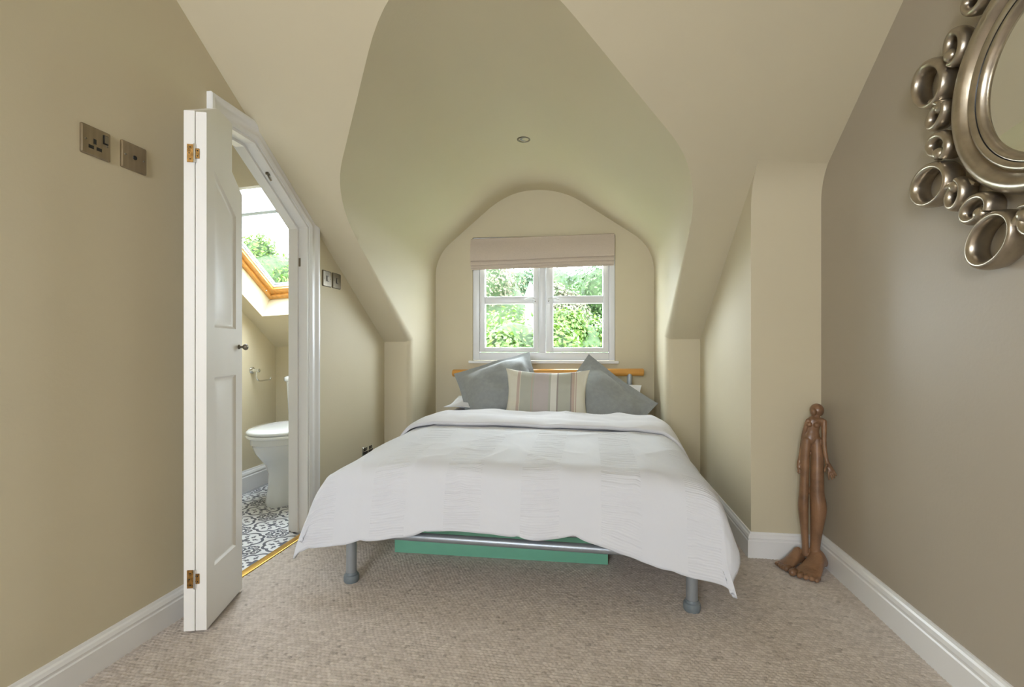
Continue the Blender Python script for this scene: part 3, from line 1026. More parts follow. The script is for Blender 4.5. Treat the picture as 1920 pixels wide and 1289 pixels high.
# ================================================================== BED
BC = -.298
frame = thing('bed_frame', 'silver tubular metal bed frame with honey beech headboard bar', 'bed frame', (BC, 2.75, 0))
lx0, lx1, ly0 = -.967, .371, 1.823
hbL, hbR = P(849, 700, Y=3.70), P(1207, 698.5, Y=3.72)
for x in (lx0, lx1):
    m = MB(); m.lathe([(.021, .028), (.021, .215)], 20, lambda a, b, h: (x + a, ly0 + b, h), True, True)
    lg = m.build('leg', 'steel', frame, smooth=True)
    m = MB(); m.lathe([(.0001, -.002), (.028, -.002), (.031, .004), (.0315, .018), (.029, .027), (.0245, .03), (.0225, .038), (.0001, .038)], 20, lambda a, b, h: (x + a, ly0 + b, h)); m.build('foot_cap', 'footgrey', lg, smooth=True)
for x in (BC - .60, BC + .60):
    m = MB(); m.lathe([(.0001, -.002), (.02, -.002), (.02, .76), (.0001, .76)], 16, lambda a, b, h: (x + a, 3.71 + b, h)); m.build('head_post', 'steel', frame, smooth=True)
m = MB(); m.tube([hbL, hbL + Vector((.006, 0, 0)), hbR - Vector((.006, 0, 0)), hbR], [.024, .029, .029, .024], 24); m.build('headboard_bar', 'beech', frame, smooth=True, angle=50)
m = MB(); m.tube([(lx0 + .012, ly0, .198), (lx1 - .012, ly0, .198)], .0165, 16); m.build('foot_rail', 'steel', frame, smooth=True)
for x in (lx0, lx1):
    m = MB(); m.tube([(x, ly0, .198), (x, 3.70, .198)], .018, 12); m.build('side_rail', 'steel', frame, smooth=True)
m = MB(); m.tube([(lx0, 3.70, .198), (lx1, 3.70, .198)], .018, 12); m.build('head_rail', 'steel', frame, smooth=True)
m = MB(); m.box((0, 0, 0), (1.30, .06, .012)); sl = m.build('slat', 'beech', frame); sme = sl.data
sl.location = (lx0 + .02, 1.9, .216)
for k in range(1, 14):
    o = link('slat', sme, frame); o.location = (lx0 + .02, 1.9 + k * .133, .216)
for o in frame.children:
    if o.name.startswith('slat'): o.matrix_parent_inverse = Matrix.Translation(frame.location).inverted()

mt = loft([rrect(lx0 - .005, lx1 + .005, 1.835, 3.68, z, r) for z, r in ((.232, .03), (.240, .045), (.41, .05), (.425, .035))]).build('mattress', 'mattress', smooth=True, angle=50)
tag(mt, 'grey mattress showing under the duvet hem on the silver bed frame', 'mattress')

# ---- duvet: integrate the cloth over the bed edge in both directions
def nz3(x, y, z): return noise.noise(Vector((x, y, z)))


def run(s, start, th_max, ease):
    """position along a strip that is flat to `start` and then rolls down to th_max; returns (run, drop)"""
    if s <= start: return s, 0.0
    n = max(2, int((s - start) / .01))
    ds = (s - start) / n
    x, z = start, 0.0
    for i in range(n):
        q = min(1, ((i + .5) * ds) / ease)
        th = th_max * q * q * (3 - 2 * q)
        x += math.cos(th) * ds; z += math.sin(th) * ds
    return x, z


Y0D = 3.09                                   # head end of the duvet
LEN = 1.72


def duvet_pt(a, b, lift=0.0):
    """a across (0 = bed centre line), b along from the head"""
    if a < 0: x, dz = run(-a, .605, R(78), .30); x = -x
    else: x, dz = run(a, .60, R(72), .26)
    yy, dy = run(b, 1.19, R(80), .17)
    c = max(-1, min(1, a / .66))
    foot = min(1, max(0, (b - .2) / 1.1))
    top = .517 - .014 * foot - (.012 + .022 * foot) * c * c - .05 * max(0, (.16 - b) / .16) ** 2
    drop = (dz ** 1.55 + dy ** 1.55) ** (1 / 1.55)
    # flare of the hanging corners
    k = min(dz, dy) / .2
    px_ = BC + x + (-.06 if a > 0 else -.05) * max(0, k) * .55
    py_ = Y0D - yy - .03 * max(0, k)
    # soft ripples, stronger on the hanging cloth
    hang = min(1, (dz + dy) / .22)
    rip = .012 * nz3(a * 2.1 + 3, b * 2.3, .3) + .006 * nz3(a * 6, b * 4.5, 4.2)
    fold_l = .017 * math.sin(b * 13 + 1.4 * nz3(a * 2, b * 2, 9)) * min(1, dz / .15)
    fold_f = .006 * math.sin(a * 11 + 2.2 * nz3(a * 1.5, b * 2, 5)) * min(1, dy / .15)
    # creases: long soft ones running to the front corners, short puckers near the front hem
    near = min(1, max(0, (b - .75) / .5))
    diag = .012 * (1 - abs(nz3(a * 2.6 + b * 2.1, b * 1.3 - a * 1.1, 7.7))) ** 6 + .010 * near * (1 - abs(nz3(a * 4.2 - b * 3.1, b * 2.2 + a * 2.0, 3.1))) ** 7
    hemk = math.exp(-((b - 1.36) / .035) ** 2)
    puck = .006 * near * nz3(a * 16, b * 7, 1.9) * (.5 + hemk)
    diag += puck - .006 * hemk
    px_ += math.copysign(fold_l, a) if dz > 0 else 0
    py_ -= fold_f
    z = top - drop + rip * (1 + .5 * hang) + diag + lift
    # floor
    z = max(z, .012 + lift * .2)
    return Vector((px_, py_, z))


duv = thing('duvet', 'white seersucker striped duvet draped over the bed', 'duvet', (BC, 2.4, .45))


def sheet(name, a0, a1, b0, b1, na, nb, liftf, mat, thick, hem=None):
    vs, uvs = [], []
    for i in range(na + 1):
        a = a0 + (a1 - a0) * i / na
        for j in range(nb + 1):
            b_ = b0 + (b1 - b0) * j / nb
            aa, bb = a, b_
            if hem: aa, bb = hem(a, b_, i / na, j / nb)
            vs.append(duvet_pt(aa, bb, liftf(aa, bb, i / na, j / nb)))
            uvs.append((a, b_))
    m = MB()
    n1 = nb + 1
    fs = [(i * n1 + j, (i + 1) * n1 + j, (i + 1) * n1 + j + 1, i * n1 + j + 1) for i in range(na) for j in range(nb)]
    m.add(vs, fs)
    o = m.build(name, mat, duv, smooth=True, angle=180, weld=False)
    me = o.data
    uvl = me.uv_layers.new(name='cloth')
    li = np.zeros(len(me.loops), dtype=np.int32); me.loops.foreach_get('vertex_index', li)
    uvl.data.foreach_set('uv', np.array(uvs, dtype=np.float32)[li].ravel())
    # upright normals
    if me.polygons[len(me.polygons) // 2].normal.z < 0: me.flip_normals()
    so = o.modifiers.new('thickness', 'SOLIDIFY'); so.thickness = thick; so.offset = -1
    return o


def hem_main(a, b, u, v):
    # the duvet lies a little askew: it hangs lower at the left and right front corners
    e = max(0, (abs(a + .05) - .28) / .6)
    bb = b + v ** 3 * (.085 * min(1, e) ** 1.2 * (1 - .95 * max(0, (abs(a) - .70) / .24) ** 1.2) + .012 * nz3(a * 3, 1.7, 2.2))
    return a, bb


sheet('cover', -.935, .955, 0.0, 1.525, 190, 170, lambda a, b, u, v: 0.0, 'duvet', .02, hem_main)
# turned-down top of the duvet, lying over the cover
def fold_lift(a, b, u, v):
    s = 1 - v
    return .006 + .036 * min(1, v / .2) ** .5 * (1 - .5 * max(0, (v - .8) / .2) ** 2) + .009 * nz3(a * 3.2, b * 9, 2.2) + .005 * nz3(a * 9, b * 14, 6.2)
def fold_hem(a, b, u, v):
    return a * 1.0, b + .035 * nz3(a * 2.2, 0, 3.3) * v + .10 * v * max(0, (u - .8) / .2) ** 1.5
sheet('turned_down_band', -.87, .95, -.035, .50, 170, 56, fold_lift, 'duvet_back', .018, fold_hem)

# ---- pillows
def pillow(name, label, cat, mat, TL, TR, BL, th, flange=0.0, n=26, seed=0, group=None, pinch=.06, sag=0.0, flop=None):
    TL, TR, BL = Vector(TL), Vector(TR), Vector(BL)
    ex, ey = TR - TL, TL - BL
    W_, H_ = ex.length, ey.length
    ex = ex.normalized(); ez = ex.cross(ey.normalized()).normalized(); ey = ez.cross(ex)
    c = TL + ex * W_ / 2 - ey * H_ / 2
    fl = flange
    def prof1(u):      # 0 at the seam, 1 in the middle
        return max(0.0, 1 - abs(u) ** 2.6) ** .55
    rows = {1: [], -1: []}
    fu, fv = (W_ / 2 - fl) / (W_ / 2), (H_ / 2 - fl) / (H_ / 2)
    for sgn in (1, -1):
        for i in range(n + 1):
            row = []
            u = -1 + 2 * i / n
            u = math.copysign(1 - (1 - abs(u)) ** 1.35, u)
            for j in range(n + 1):
                v = -1 + 2 * j / n
                v = math.copysign(1 - (1 - abs(v)) ** 1.35, v)
                iu, iv = u / fu, v / fv
                t = th / 2 * prof1(min(1, abs(iu))) * prof1(min(1, abs(iv))) if abs(iu) < 1 and abs(iv) < 1 else 0
                x = u * W_ / 2 * (1 - pinch * (1 - v * v) * abs(u) ** 3)
                y = v * H_ / 2 * (1 - pinch * (1 - u * u) * abs(v) ** 3)
                nn_ = .016 * nz3(x * 6 + seed, y * 6, seed) + .008 * nz3(x * 17, y * 17 + seed, 3 + seed)
                cr = .016 * (1 - abs(nz3(x * 5 + y * 4 + seed, y * 3 - x * 2, seed + 4))) ** 6
                wav = .010 * nz3(x * 6 + seed, y * 6, 8 + seed)
                k = min(1, t / (th * .2))
                z = sgn * (t + (nn_ - cr) * k * (th / .14) ** .5) + wav * (1 - k) + sgn * .0022
                if flop: z += flop(u, v)
                p = c + ex * x + ey * y + ez * z
                p.z -= sag * (1 - u * u) * (v + 1) * .5
                if p.z < .452: p.z = .432 + .02 * math.exp((p.z - .452) / .06)      # the filling gives where it rests on the mattress
                row.append(p)
            rows[sgn].append(row)
    m = MB()
    m.grid(rows[1]); m.grid([list(reversed(r)) for r in rows[-1]])
    # close the rim
    def border(rw):
        return [r[0] for r in rw] + rw[-1][1:] + [r[-1] for r in reversed(rw[:-1])] + list(reversed(rw[0][1:-1]))
    b1, b2 = border(rows[1]), border(rows[-1])
    m.grid([b1, b2], closed_v=True)
    rot = Matrix((ex, ey, ez)).transposed().to_4x4()
    mw = Matrix.Translation(c) @ rot
    inv = mw.inverted()
    m.v = [tuple(inv @ Vector(v)) for v in m.v]
    o = m.build(name, mat, smooth=True, angle=60)
    o.matrix_world = mw
    tag(o, label, cat, group)
    return o


# stack lying flat on each side
pillow('pillow', 'lilac grey pillow lying flat under the white pillow by the left dormer cheek', 'pillow', 'lilac', (-1.03, 3.62, .482), (-.37, 3.62, .485), (-1.04, 3.22, .478), .09, .03, seed=3)
pillow('pillow', 'white pillow lying under the tilted grey cushion beside the left dormer cheek', 'pillow', 'whitecloth', (-1.02, 3.64, .575), (-.38, 3.64, .59), (-1.085, 3.25, .535), .11, .03, seed=5)
pillow('pillow', 'lilac grey pillow lying flat under the white pillow by the right dormer cheek', 'pillow', 'lilac', (-.27, 3.62, .485), (.37, 3.62, .482), (-.27, 3.22, .478), .09, .03, seed=8)
pillow('pillow', 'white pillow propped behind the grey cushion with the far-hanging corner', 'pillow', 'whitecloth', (-.22, 3.655, .70), (.385, 3.655, .675), (-.22, 3.50, .53), .10, .03, seed=11)
# big grey flanged pillows
def flopL(u, v):
    return -.07 * max(0, (u + v - 1.1)) ** 1.2
pillow('flanged_pillow', 'grey linen flanged pillow tilted with one corner standing up against the window', 'pillow', 'greycloth', P(851, 702, Y=3.45), P(990, 652, Y=3.53), P(889, 806, Y=3.17), .18, .045, seed=17, flop=flopL, pinch=.07)
pillow('flanged_pillow', 'grey linen flanged pillow tipped diagonally with a corner pointing to the right cheek', 'pillow', 'greycloth', P(1104, 664, Y=3.47), P(1234, 757, Y=3.36), P(1012, 772, Y=3.26), .18, .045, seed=23, pinch=.06)
# striped scatter cushion in front
pillow('striped_cushion', 'cream sage and mauve striped oblong cushion in front of the grey pillows', 'cushion', 'stripe', P(949, 691, Y=3.27), P(1106, 694, Y=3.27), P(944, 792, Y=3.15), .12, 0.0, seed=31, pinch=.10, sag=.012)

# box under the bed
bxm = MB()
b0, b1 = P(740, 1036, Z=0), P(1140, 1060, Z=0)
bd = (b1 - b0).normalized(); bp_ = Vector((-bd.y, bd.x, 0)); bl2 = (b1 - b0).length
def bmap(v): return b0 + bd * v.x + bp_ * v.y + Vector((0, 0, v.z))
box = thing('storage_box', 'mint green flat storage box on the carpet under the bed', 'storage box', (b0 + b1) / 2 + bp_ * .25)
m = MB(); m.box((0, 0, 0), (bl2, .016, .112), bmap); m.build('front_panel', 'mint', box, bevel=.002)
m = MB(); m.box((.004, .50, 0), (bl2 - .004, .516, .11), bmap); m.build('back_panel', 'mint', box, bevel=.002)
for x in (.001, bl2 - .017):
    m = MB(); m.box((x, .016, 0), (x + .016, .50, .11), bmap); m.build('side_panel', 'mint', box, bevel=.002)
m = MB(); m.box((.017, .016, .002), (bl2 - .017, .50, .012), bmap); m.build('base_panel', 'mint', box)

# ================================================================== WALL PLATES
def plate(name, label, cat, px0, py0, size, mat, group=None, w2=None, xw=XL):
    c = P(px0, py0, X=xw)
    o = thing(name, label, cat, c, group)
    h = size / 2
    hw = (w2 or size) / 2
    def mp(y, z, t): return (c.x + t, c.y + y, c.z + z)
    m = MB()
    rows = []
    for ins, t in ((0, 0), (0, .004), (.003, .0072)):
        rr = [(x, y) for x, y, _ in rrect(-hw + ins, hw - ins, -h + ins, h - ins, 0, .004, 3)]
        rows.append([mp(x, y, t) for x, y in rr])
    m.grid(rows, closed_v=True)
    n = len(rows[0]); m.f.append(tuple(2 * n + k for k in range(n))); m.f.append(tuple(reversed(range(n))))
    m.build('face_plate', mat, o, smooth=True, angle=30)
    for sg in (-1, 1):
        m = MB(); m.lathe([(.0001, .0085), (.003, .0082), (.0036, .007)], 12, lambda x, y, t: mp(sg * (hw - .012) + x, y, t)); m.build('screw', 'nickel', o, smooth=True)
    return o, mp


o, mp = plate('power_socket', 'bronze single power socket with switch, beside the blank aerial plate', 'socket', 178, 268, .086, 'bronze')
for (y, z, a, b_) in ((-.006, .0, .0042, .0075), (-.0165, -.0185, .0075, .0048), (.0065, -.0185, .0075, .0048)):
    m = MB(); m.prism([(y - a, z - b_), (y + a, z - b_), (y + a, z + b_), (y - a, z + b_)], .0069, .0078, mp); m.build('pin_hole', 'black', o)
m = MB(); m.prism([(.018, .004), (.033, .004), (.033, .031), (.018, .031)], .0069, .0085, mp); s_ = m.build('switch_surround', 'black', o)
m = MB(); m.prism([(.0205, .007), (.0315, .007), (.0315, .0285), (.0205, .0285)], .0084, .0115, mp); m.build('rocker', 'nickel', s_)
o, mp = plate('aerial_socket', 'bronze wall plate with one round black aerial hole', 'socket', 249.5, 296.5, .086, 'bronze')
m = MB(); m.lathe([(.0001, .0085), (.0065, .0085), (.0072, .007)], 20, lambda x, y, t: mp(x, y, t)); m.build('aerial_port', 'black', o, smooth=True)
for px0, py0, lab in ((612, 523, 'brushed nickel switch plate right against the door architrave'), (630, 527.5, 'brushed nickel switch plate next to the sloping ceiling edge')):
    o, mp = plate('light_switch', lab, 'switch', px0, py0, .088, 'nickel', xw=XL)
    m = MB(); m.prism([(-.011, -.016), (.011, -.016), (.011, .016), (-.011, .016)], .0069, .0085, mp); s_ = m.build('switch_surround', 'black', o)
    m = MB(); m.prism([(-.0075, -.013), (.009, -.013), (.009, .013), (-.0075, .013)], .0084, .0115, mp); m.build('rocker', 'nickel', s_)
o, mp = plate('double_socket', 'black nickel double power socket low on the wall above the duvet edge', 'socket', 688.5, 848, .086, 'chrome', w2=.146)
for dy in (-.036, .036):
    m = MB(); m.prism([(dy - .03, -.034), (dy + .03, -.034), (dy + .03, .012), (dy - .03, .012)], .0069, .0080, mp); m.build('socket_insert', 'black', o)
    m = MB(); m.prism([(dy - .022, .016), (dy + .02, .016), (dy + .02, .036), (dy - .022, .036)], .0069, .0082, mp); s_ = m.build('switch_surround', 'black', o)
    m = MB(); m.prism([(dy - .005, .019), (dy + .012, .019), (dy + .012, .033), (dy - .005, .033)], .0081, .0105, mp); m.build('rocker', 'nickel', s_)

# recessed downlight in the flat of the dormer vault
dc = Vector((-.397, 2.883, 2.237))
dl = thing('downlight', 'small round brushed nickel downlight set in the dormer ceiling', 'downlight', dc)
m = MB(); m.lathe([(.041, .001), (.0405, -.004), (.036, -.006), (.031, -.004), (.029, .002), (.028, .02)], 32, lambda x, y, h: dc + Vector((x, y, h))); m.build('bezel', 'nickel', dl, smooth=True)
m = MB(); m.lathe([(.0285, .004), (.02, .002), (.0001, .0035)], 24, lambda x, y, h: dc + Vector((x, y, h - .003))); m.build('lamp_face', 'footgrey', dl, smooth=True)

# ================================================================== MIRROR
MC = Vector((XR, 1.215, 1.592))
mir = thing('wall_mirror', 'round wall mirror in a champagne silver frame of looping scrolls', 'mirror', MC)
def mm_(y, z, d): return (MC.x - d, MC.y + y, MC.z + z)
m = MB()
m.lathe([(.262, .0), (.279, .006), (.285, .022), (.281, .040), (.269, .052), (.255, .054), (.244, .047), (.238, .034), (.2345, .030), (.2315, .033), (.2285, .040), (.220, .043), (.2115, .036)], 120, mm_)
m.build('frame_ring', 'champagne', mir, smooth=True, angle=70)
m = MB(); m.lathe([(.2118, .036), (.2105, .0335), (.2092, .0345)], 120, mm_); m.build('black_line', 'black', mir, smooth=True)
m = MB(); m.lathe([(.2093, .0345), (.206, .036), (.199, .031), (.1965, .022), (.195, .018)], 120, mm_); m.build('inner_bead', 'champagne', mir, smooth=True, angle=70)
m = MB(); m.lathe([(.1955, .0185), (.19, .02), (.0001, .02)], 120, mm_); m.build('mirror_glass', 'mirror', mir, smooth=True, angle=10)
m = MB(); m.lathe([(.25, .0), (.25, .012), (.0001, .012)], 80, mm_); m.build('backing_board', 'black', mir)


def scroll(ang, rad, path, rads, dmid=.024, ball=None, squash=1.25):
    """path in local (radial, tangential) metres around a point at polar (ang, rad); elliptical section"""
    a = R(ang)
    er, et = Vector((math.cos(a), math.sin(a))), Vector((-math.sin(a), math.cos(a)))
    m = MB()
    pts = []
    for q in path:
        p = er * (rad + q[0]) + et * q[1]
        pts.append(Vector((MC.x - dmid - (q[2] if len(q) > 2 else 0), MC.y + p.x, MC.z + p.y)))
    return m, pts, er, et


def ellipse(rx, ry, tilt, a0, a1, n, shrink=0.0, rise=0.0):
    out = []
    for k in range(n):
        t = k / (n - 1)
        a = R(a0 + (a1 - a0) * t)
        s = 1 - shrink * t
        x, y = rx * s * math.cos(a), ry * s * math.sin(a)
        c, q = math.cos(R(tilt)), math.sin(R(tilt))
        out.append((x * c - y * q, x * q + y * c, rise * t))
    return out


def oval_tube(m, pts, r_in, r_dep, closed, seg=14):
    """strand whose section is wide towards the wall (r_dep along X) and r_in in the wall plane"""
    n = len(pts)
    rows = []
    for i, p in enumerate(pts):
        d = (pts[(i + 1) % n] - pts[i - 1]) if closed else (pts[min(i + 1, n - 1)] - pts[max(i - 1, 0)])
        d.normalize()
        up = Vector((-1, 0, 0)); up = (up - d * up.dot(d)).normalized()
        sd = d.cross(up)
        ri = r_in[i] if isinstance(r_in, list) else r_in
        rd = r_dep[i] if isinstance(r_dep, list) else r_dep
        rows.append([p + up * rd * math.sin(2 * math.pi * k / seg) + sd * ri * math.cos(2 * math.pi * k / seg) for k in range(seg)])
    n0 = len(m.v)
    m.grid(rows, closed_u=closed, closed_v=True)
    if not closed:
        m.f.append(tuple(n0 + k for k in range(seg))); m.f.append(tuple(n0 + (n - 1) * seg + k for k in reversed(range(seg))))


for u in range(8):
    th0 = 21.5 - 44.7 * u
    if th0 < -180: th0 += 360
    # big loop, leaning towards the next unit
    m, pts, *_ = scroll(th0, .392, ellipse(.069, .054, 32, 0, 360 - 360 / 44, 44), None, .030)
    n = len(pts)
    rin = [.0118 + .003 * math.cos(2 * math.pi * (k / n) - .5) for k in range(n)]
    oval_tube(m, pts, rin, .029, True)
    # the strand that carries the loop down to the ring
    m2, p2, *_ = scroll(th0, .392, [(-.028, -.048, 0), (-.05, -.052, 0), (-.072, -.058, -.004), (-.092, -.07, -.01), (-.104, -.09, -.014)], None, .030)
    oval_tube(m, p2, [.011, .0125, .0125, .011, .007], [.025, .024, .021, .016, .01], False)
    m.build('large_loop', 'champagne', mir, smooth=True, angle=70)
    # small curl tucked against the loop
    m, pts, *_ = scroll(th0 - 14.5, .346, ellipse(.041, .033, -40, -170, 170, 28, .42, .004), None, .028)
    oval_tube(m, pts, [.0092 + .003 * math.sin(math.pi * k / 27) for k in range(28)], [.026 - .008 * k / 27 for k in range(28)], False)
    so = m.build('small_curl', 'champagne', mir, smooth=True, angle=70)
    b = MB(); b.ball(pts[-1] + Vector((-.006, 0, 0)), .017, 16, 10); b.build('curl_ball', 'champagne', so, smooth=True)
    # medium curl on the other side
    m, pts, *_ = scroll(th0 + 14.8, .342, ellipse(.050, .037, 40, 215, -125, 30, .42, .004), None, .028)
    oval_tube(m, pts, [.0098 + .003 * math.sin(math.pi * k / 29) for k in range(30)], [.026 - .007 * k / 29 for k in range(30)], False)
    so = m.build('medium_curl', 'champagne', mir, smooth=True, angle=70)
    b = MB(); b.ball(pts[-1] + Vector((-.006, 0, 0)), .018, 16, 10); b.build('curl_ball', 'champagne', so, smooth=True)

# ================================================================== FIGURE SCULPTURE in the corner
def sculpture():
    S = 3.483
    def Q(cx, cy, Y): return P(1440 + cx / S, 740 + cy / S, Y=Y)
    m = MB()
    px2m = 2.02 / FPX / S                    # metres per crop pixel at the sculpture

    def limb(pts, flat=None, n=8):
        """smooth tapering limb through (cx, cy, Y, half width in crop px); flat = depth/width of level sections"""
        C = [(Q(*p[:3]), p[3] * px2m) for p in pts]
        path, rad = [], []
        for i in range(len(C) - 1):
            p0, p1, p2, p3 = C[max(i - 1, 0)], C[i], C[i + 1], C[min(i + 2, len(C) - 1)]
            for k in range(n + (i == len(C) - 2)):
                t = k / n
                def cr(a, b_, c, d): return .5 * ((2 * b_) + (c - a) * t + (2 * a - 5 * b_ + 4 * c - d) * t * t + (3 * b_ - a - 3 * c + d) * t ** 3)
                path.append(cr(p0[0], p1[0], p2[0], p3[0])); rad.append(max(.002, cr(p0[1], p1[1], p2[1], p3[1])))
        if flat is None:
            m.tube(path, rad, 16)
            for p, r in ((path[0], rad[0]), (path[-1], rad[-1])): m.ball(p, r, 14, 10)
        else:
            rows = [[p + Vector((r * math.cos(2 * math.pi * k / 24), r * flat * math.sin(2 * math.pi * k / 24), 0)) for k in range(24)] for p, r in zip(path, rad)]
            n0 = len(m.v)
            m.grid(rows, closed_v=True)
            m.f.append(tuple(n0 + k for k in range(24))); m.f.append(tuple(n0 + (len(rows) - 1) * 24 + k for k in range(24)))
            for p, r in ((path[0], rad[0]), (path[-1], rad[-1])): m.ball(p, (r, r * flat, r * .8), 16, 10)
    # head, neck
    m.ball(Q(319, 103, 2.268), (.0265, .030, .0295), 18, 12)
    m.ball(Q(296, 116, 2.246), (.011, .013, .016), 14, 10)
    limb([(312, 140, 2.262, 25), (305, 165, 2.258, 27)])
    # torso
    limb([(268, 172, 2.25, 16), (305, 170, 2.255, 26), (350, 172, 2.252, 20), (366, 176, 2.25, 14)])
    limb([(298, 175, 2.255, 42), (294, 205, 2.255, 43), (290, 240, 2.255, 40), (286, 265, 2.255, 48), (284, 292, 2.255, 52)], .75)
    m.ball(Q(268, 197, 2.236), (.0105, .012, .010), 12, 8); m.ball(Q(316, 200, 2.234), (.012, .013, .0105), 12, 8)
    # legs, a deep groove between them
    limb([(251, 296, 2.252, 29), (243, 400, 2.25, 26), (238, 520, 2.25, 26), (234, 640, 2.25, 27), (231, 705, 2.25, 30), (231, 770, 2.25, 29), (238, 880, 2.25, 23), (243, 985, 2.25, 20), (243, 1040, 2.25, 23)], 1.15)
    limb([(316, 296, 2.25, 33), (320, 400, 2.247, 38), (320, 520, 2.242, 40), (320, 640, 2.238, 42), (327, 705, 2.236, 47), (328, 765, 2.236, 47), (317, 880, 2.238, 37), (308, 985, 2.24, 30), (307, 1050, 2.24, 32)], 1.05)

    def foot(ankle, heel, tin, tout, sc=1.0):
        heel, tin, tout = Vector(heel), Vector(tin), Vector(tout)
        mid = (tin + tout) / 2
        fwd = (mid - heel).normalized()
        sd = Vector((fwd.y, -fwd.x, 0))
        if sd.dot(tout - tin) < 0: sd = -sd
        half = (tout - tin).length / 2
        ln = (mid - heel).length
        rows = []
        for t, wq, hq in ((-.14, .30, .024), (-.10, .50, .042), (0, .62, .064), (.14, .66, .088), (.28, .70, .086), (.42, .78, .068), (.58, .90, .050), (.74, 1.0, .036), (.90, 1.04, .026), (1.0, 1.0, .018), (1.04, .9, .010)):
            c = heel + fwd * (ln * t)
            ring = []
            for k in range(24):
                a = 2 * math.pi * k / 24
                zz = math.sin(a)
                ring.append(c + sd * (half * wq * math.cos(a)) + Vector((0, 0, (hq * sc * .5) * (1 + zz) if zz > -.6 else hq * sc * .2)))
            rows.append(ring)
        n0 = len(m.v)
        m.grid(rows, closed_v=True)
        m.f.append(tuple(n0 + k for k in range(24))); m.f.append(tuple(n0 + (len(rows) - 1) * 24 + k for k in range(24)))
        rt = Matrix((sd, fwd, Vector((0, 0, 1)))).transposed()
        for k in range(5):
            r = (.0150, .0112, .0106, .0100, .0094)[k] * sc
            base = tin.lerp(tout, (.04, .34, .57, .78, .97)[k]) + fwd * (.004 - .005 * abs(k - 1) * .5)
            m.ball(base + Vector((0, 0, r * .95)), (r * .9, .021 * sc, r), 14, 10, rt)
            m.ball(base + fwd * .013 * sc + Vector((0, 0, r * .95)), (r, r * 1.1, r * 1.02), 14, 10, rt)
    foot(Q(306, 1050, 2.24), (.992, 2.252, 0), (.850, 2.172, 0), (.925, 2.118, 0))
    foot(Q(243, 1040, 2.25), (.925, 2.280, 0), (.848, 2.202, 0), (.822, 2.258, 0), .9)
    # arms
    limb([(262, 172, 2.246, 15), (240, 240, 2.255, 14), (226, 310, 2.262, 13), (212, 400, 2.262, 11), (203, 440, 2.26, 11)])
    limb([(203, 445, 2.26, 13), (202, 475, 2.255, 14)])
    for dx, l in ((-8, 505), (-1, 515), (6, 512), (12, 500)): limb([(203 + dx * .7, 475, 2.255, 5.5), (201 + dx, l, 2.25, 4.6)])
    limb([(212, 455, 2.25, 5.5), (216, 485, 2.245, 4.8)])
    limb([(366, 178, 2.244, 17), (366, 240, 2.235, 16), (366, 300, 2.225, 14), (372, 370, 2.212, 13), (382, 425, 2.20, 12), (388, 445, 2.198, 13)])
    limb([(388, 448, 2.198, 16), (404, 480, 2.19, 19), (412, 500, 2.186, 18)], .6)
    for ax, ay, bx_, by_, ex_, ey_ in ((396, 500, 396, 525, 399, 556), (406, 505, 413, 530, 419, 553), (416, 503, 426, 524, 434, 545), (423, 492, 436, 511, 445, 530)):
        limb([(ax, ay, 2.187, 6.8), (bx_, by_, 2.182, 6.0), (ex_, ey_, 2.182, 5.0)])
    limb([(384, 462, 2.19, 8), (372, 488, 2.18, 6.5), (372, 506, 2.178, 5.2)])
    o = m.build('figure_sculpture', 'statue', weld=False, smooth=True, angle=180)
    rm = o.modifiers.new('one_surface', 'REMESH'); rm.mode = 'VOXEL'; rm.voxel_size = .0019; rm.use_smooth_shade = True
    sm = o.modifiers.new('soften', 'SMOOTH'); sm.factor = .5; sm.iterations = 2
    tag(o, 'brown carved figure sculpture with long legs and large feet leaning in the corner', 'sculpture')


sculpture()

# ================================================================== OUTSIDE
random.seed(7)
struct(MB().box((-40, 4.6, -5.4), (40, 70, -5.2)).build('ground', 'ground'))


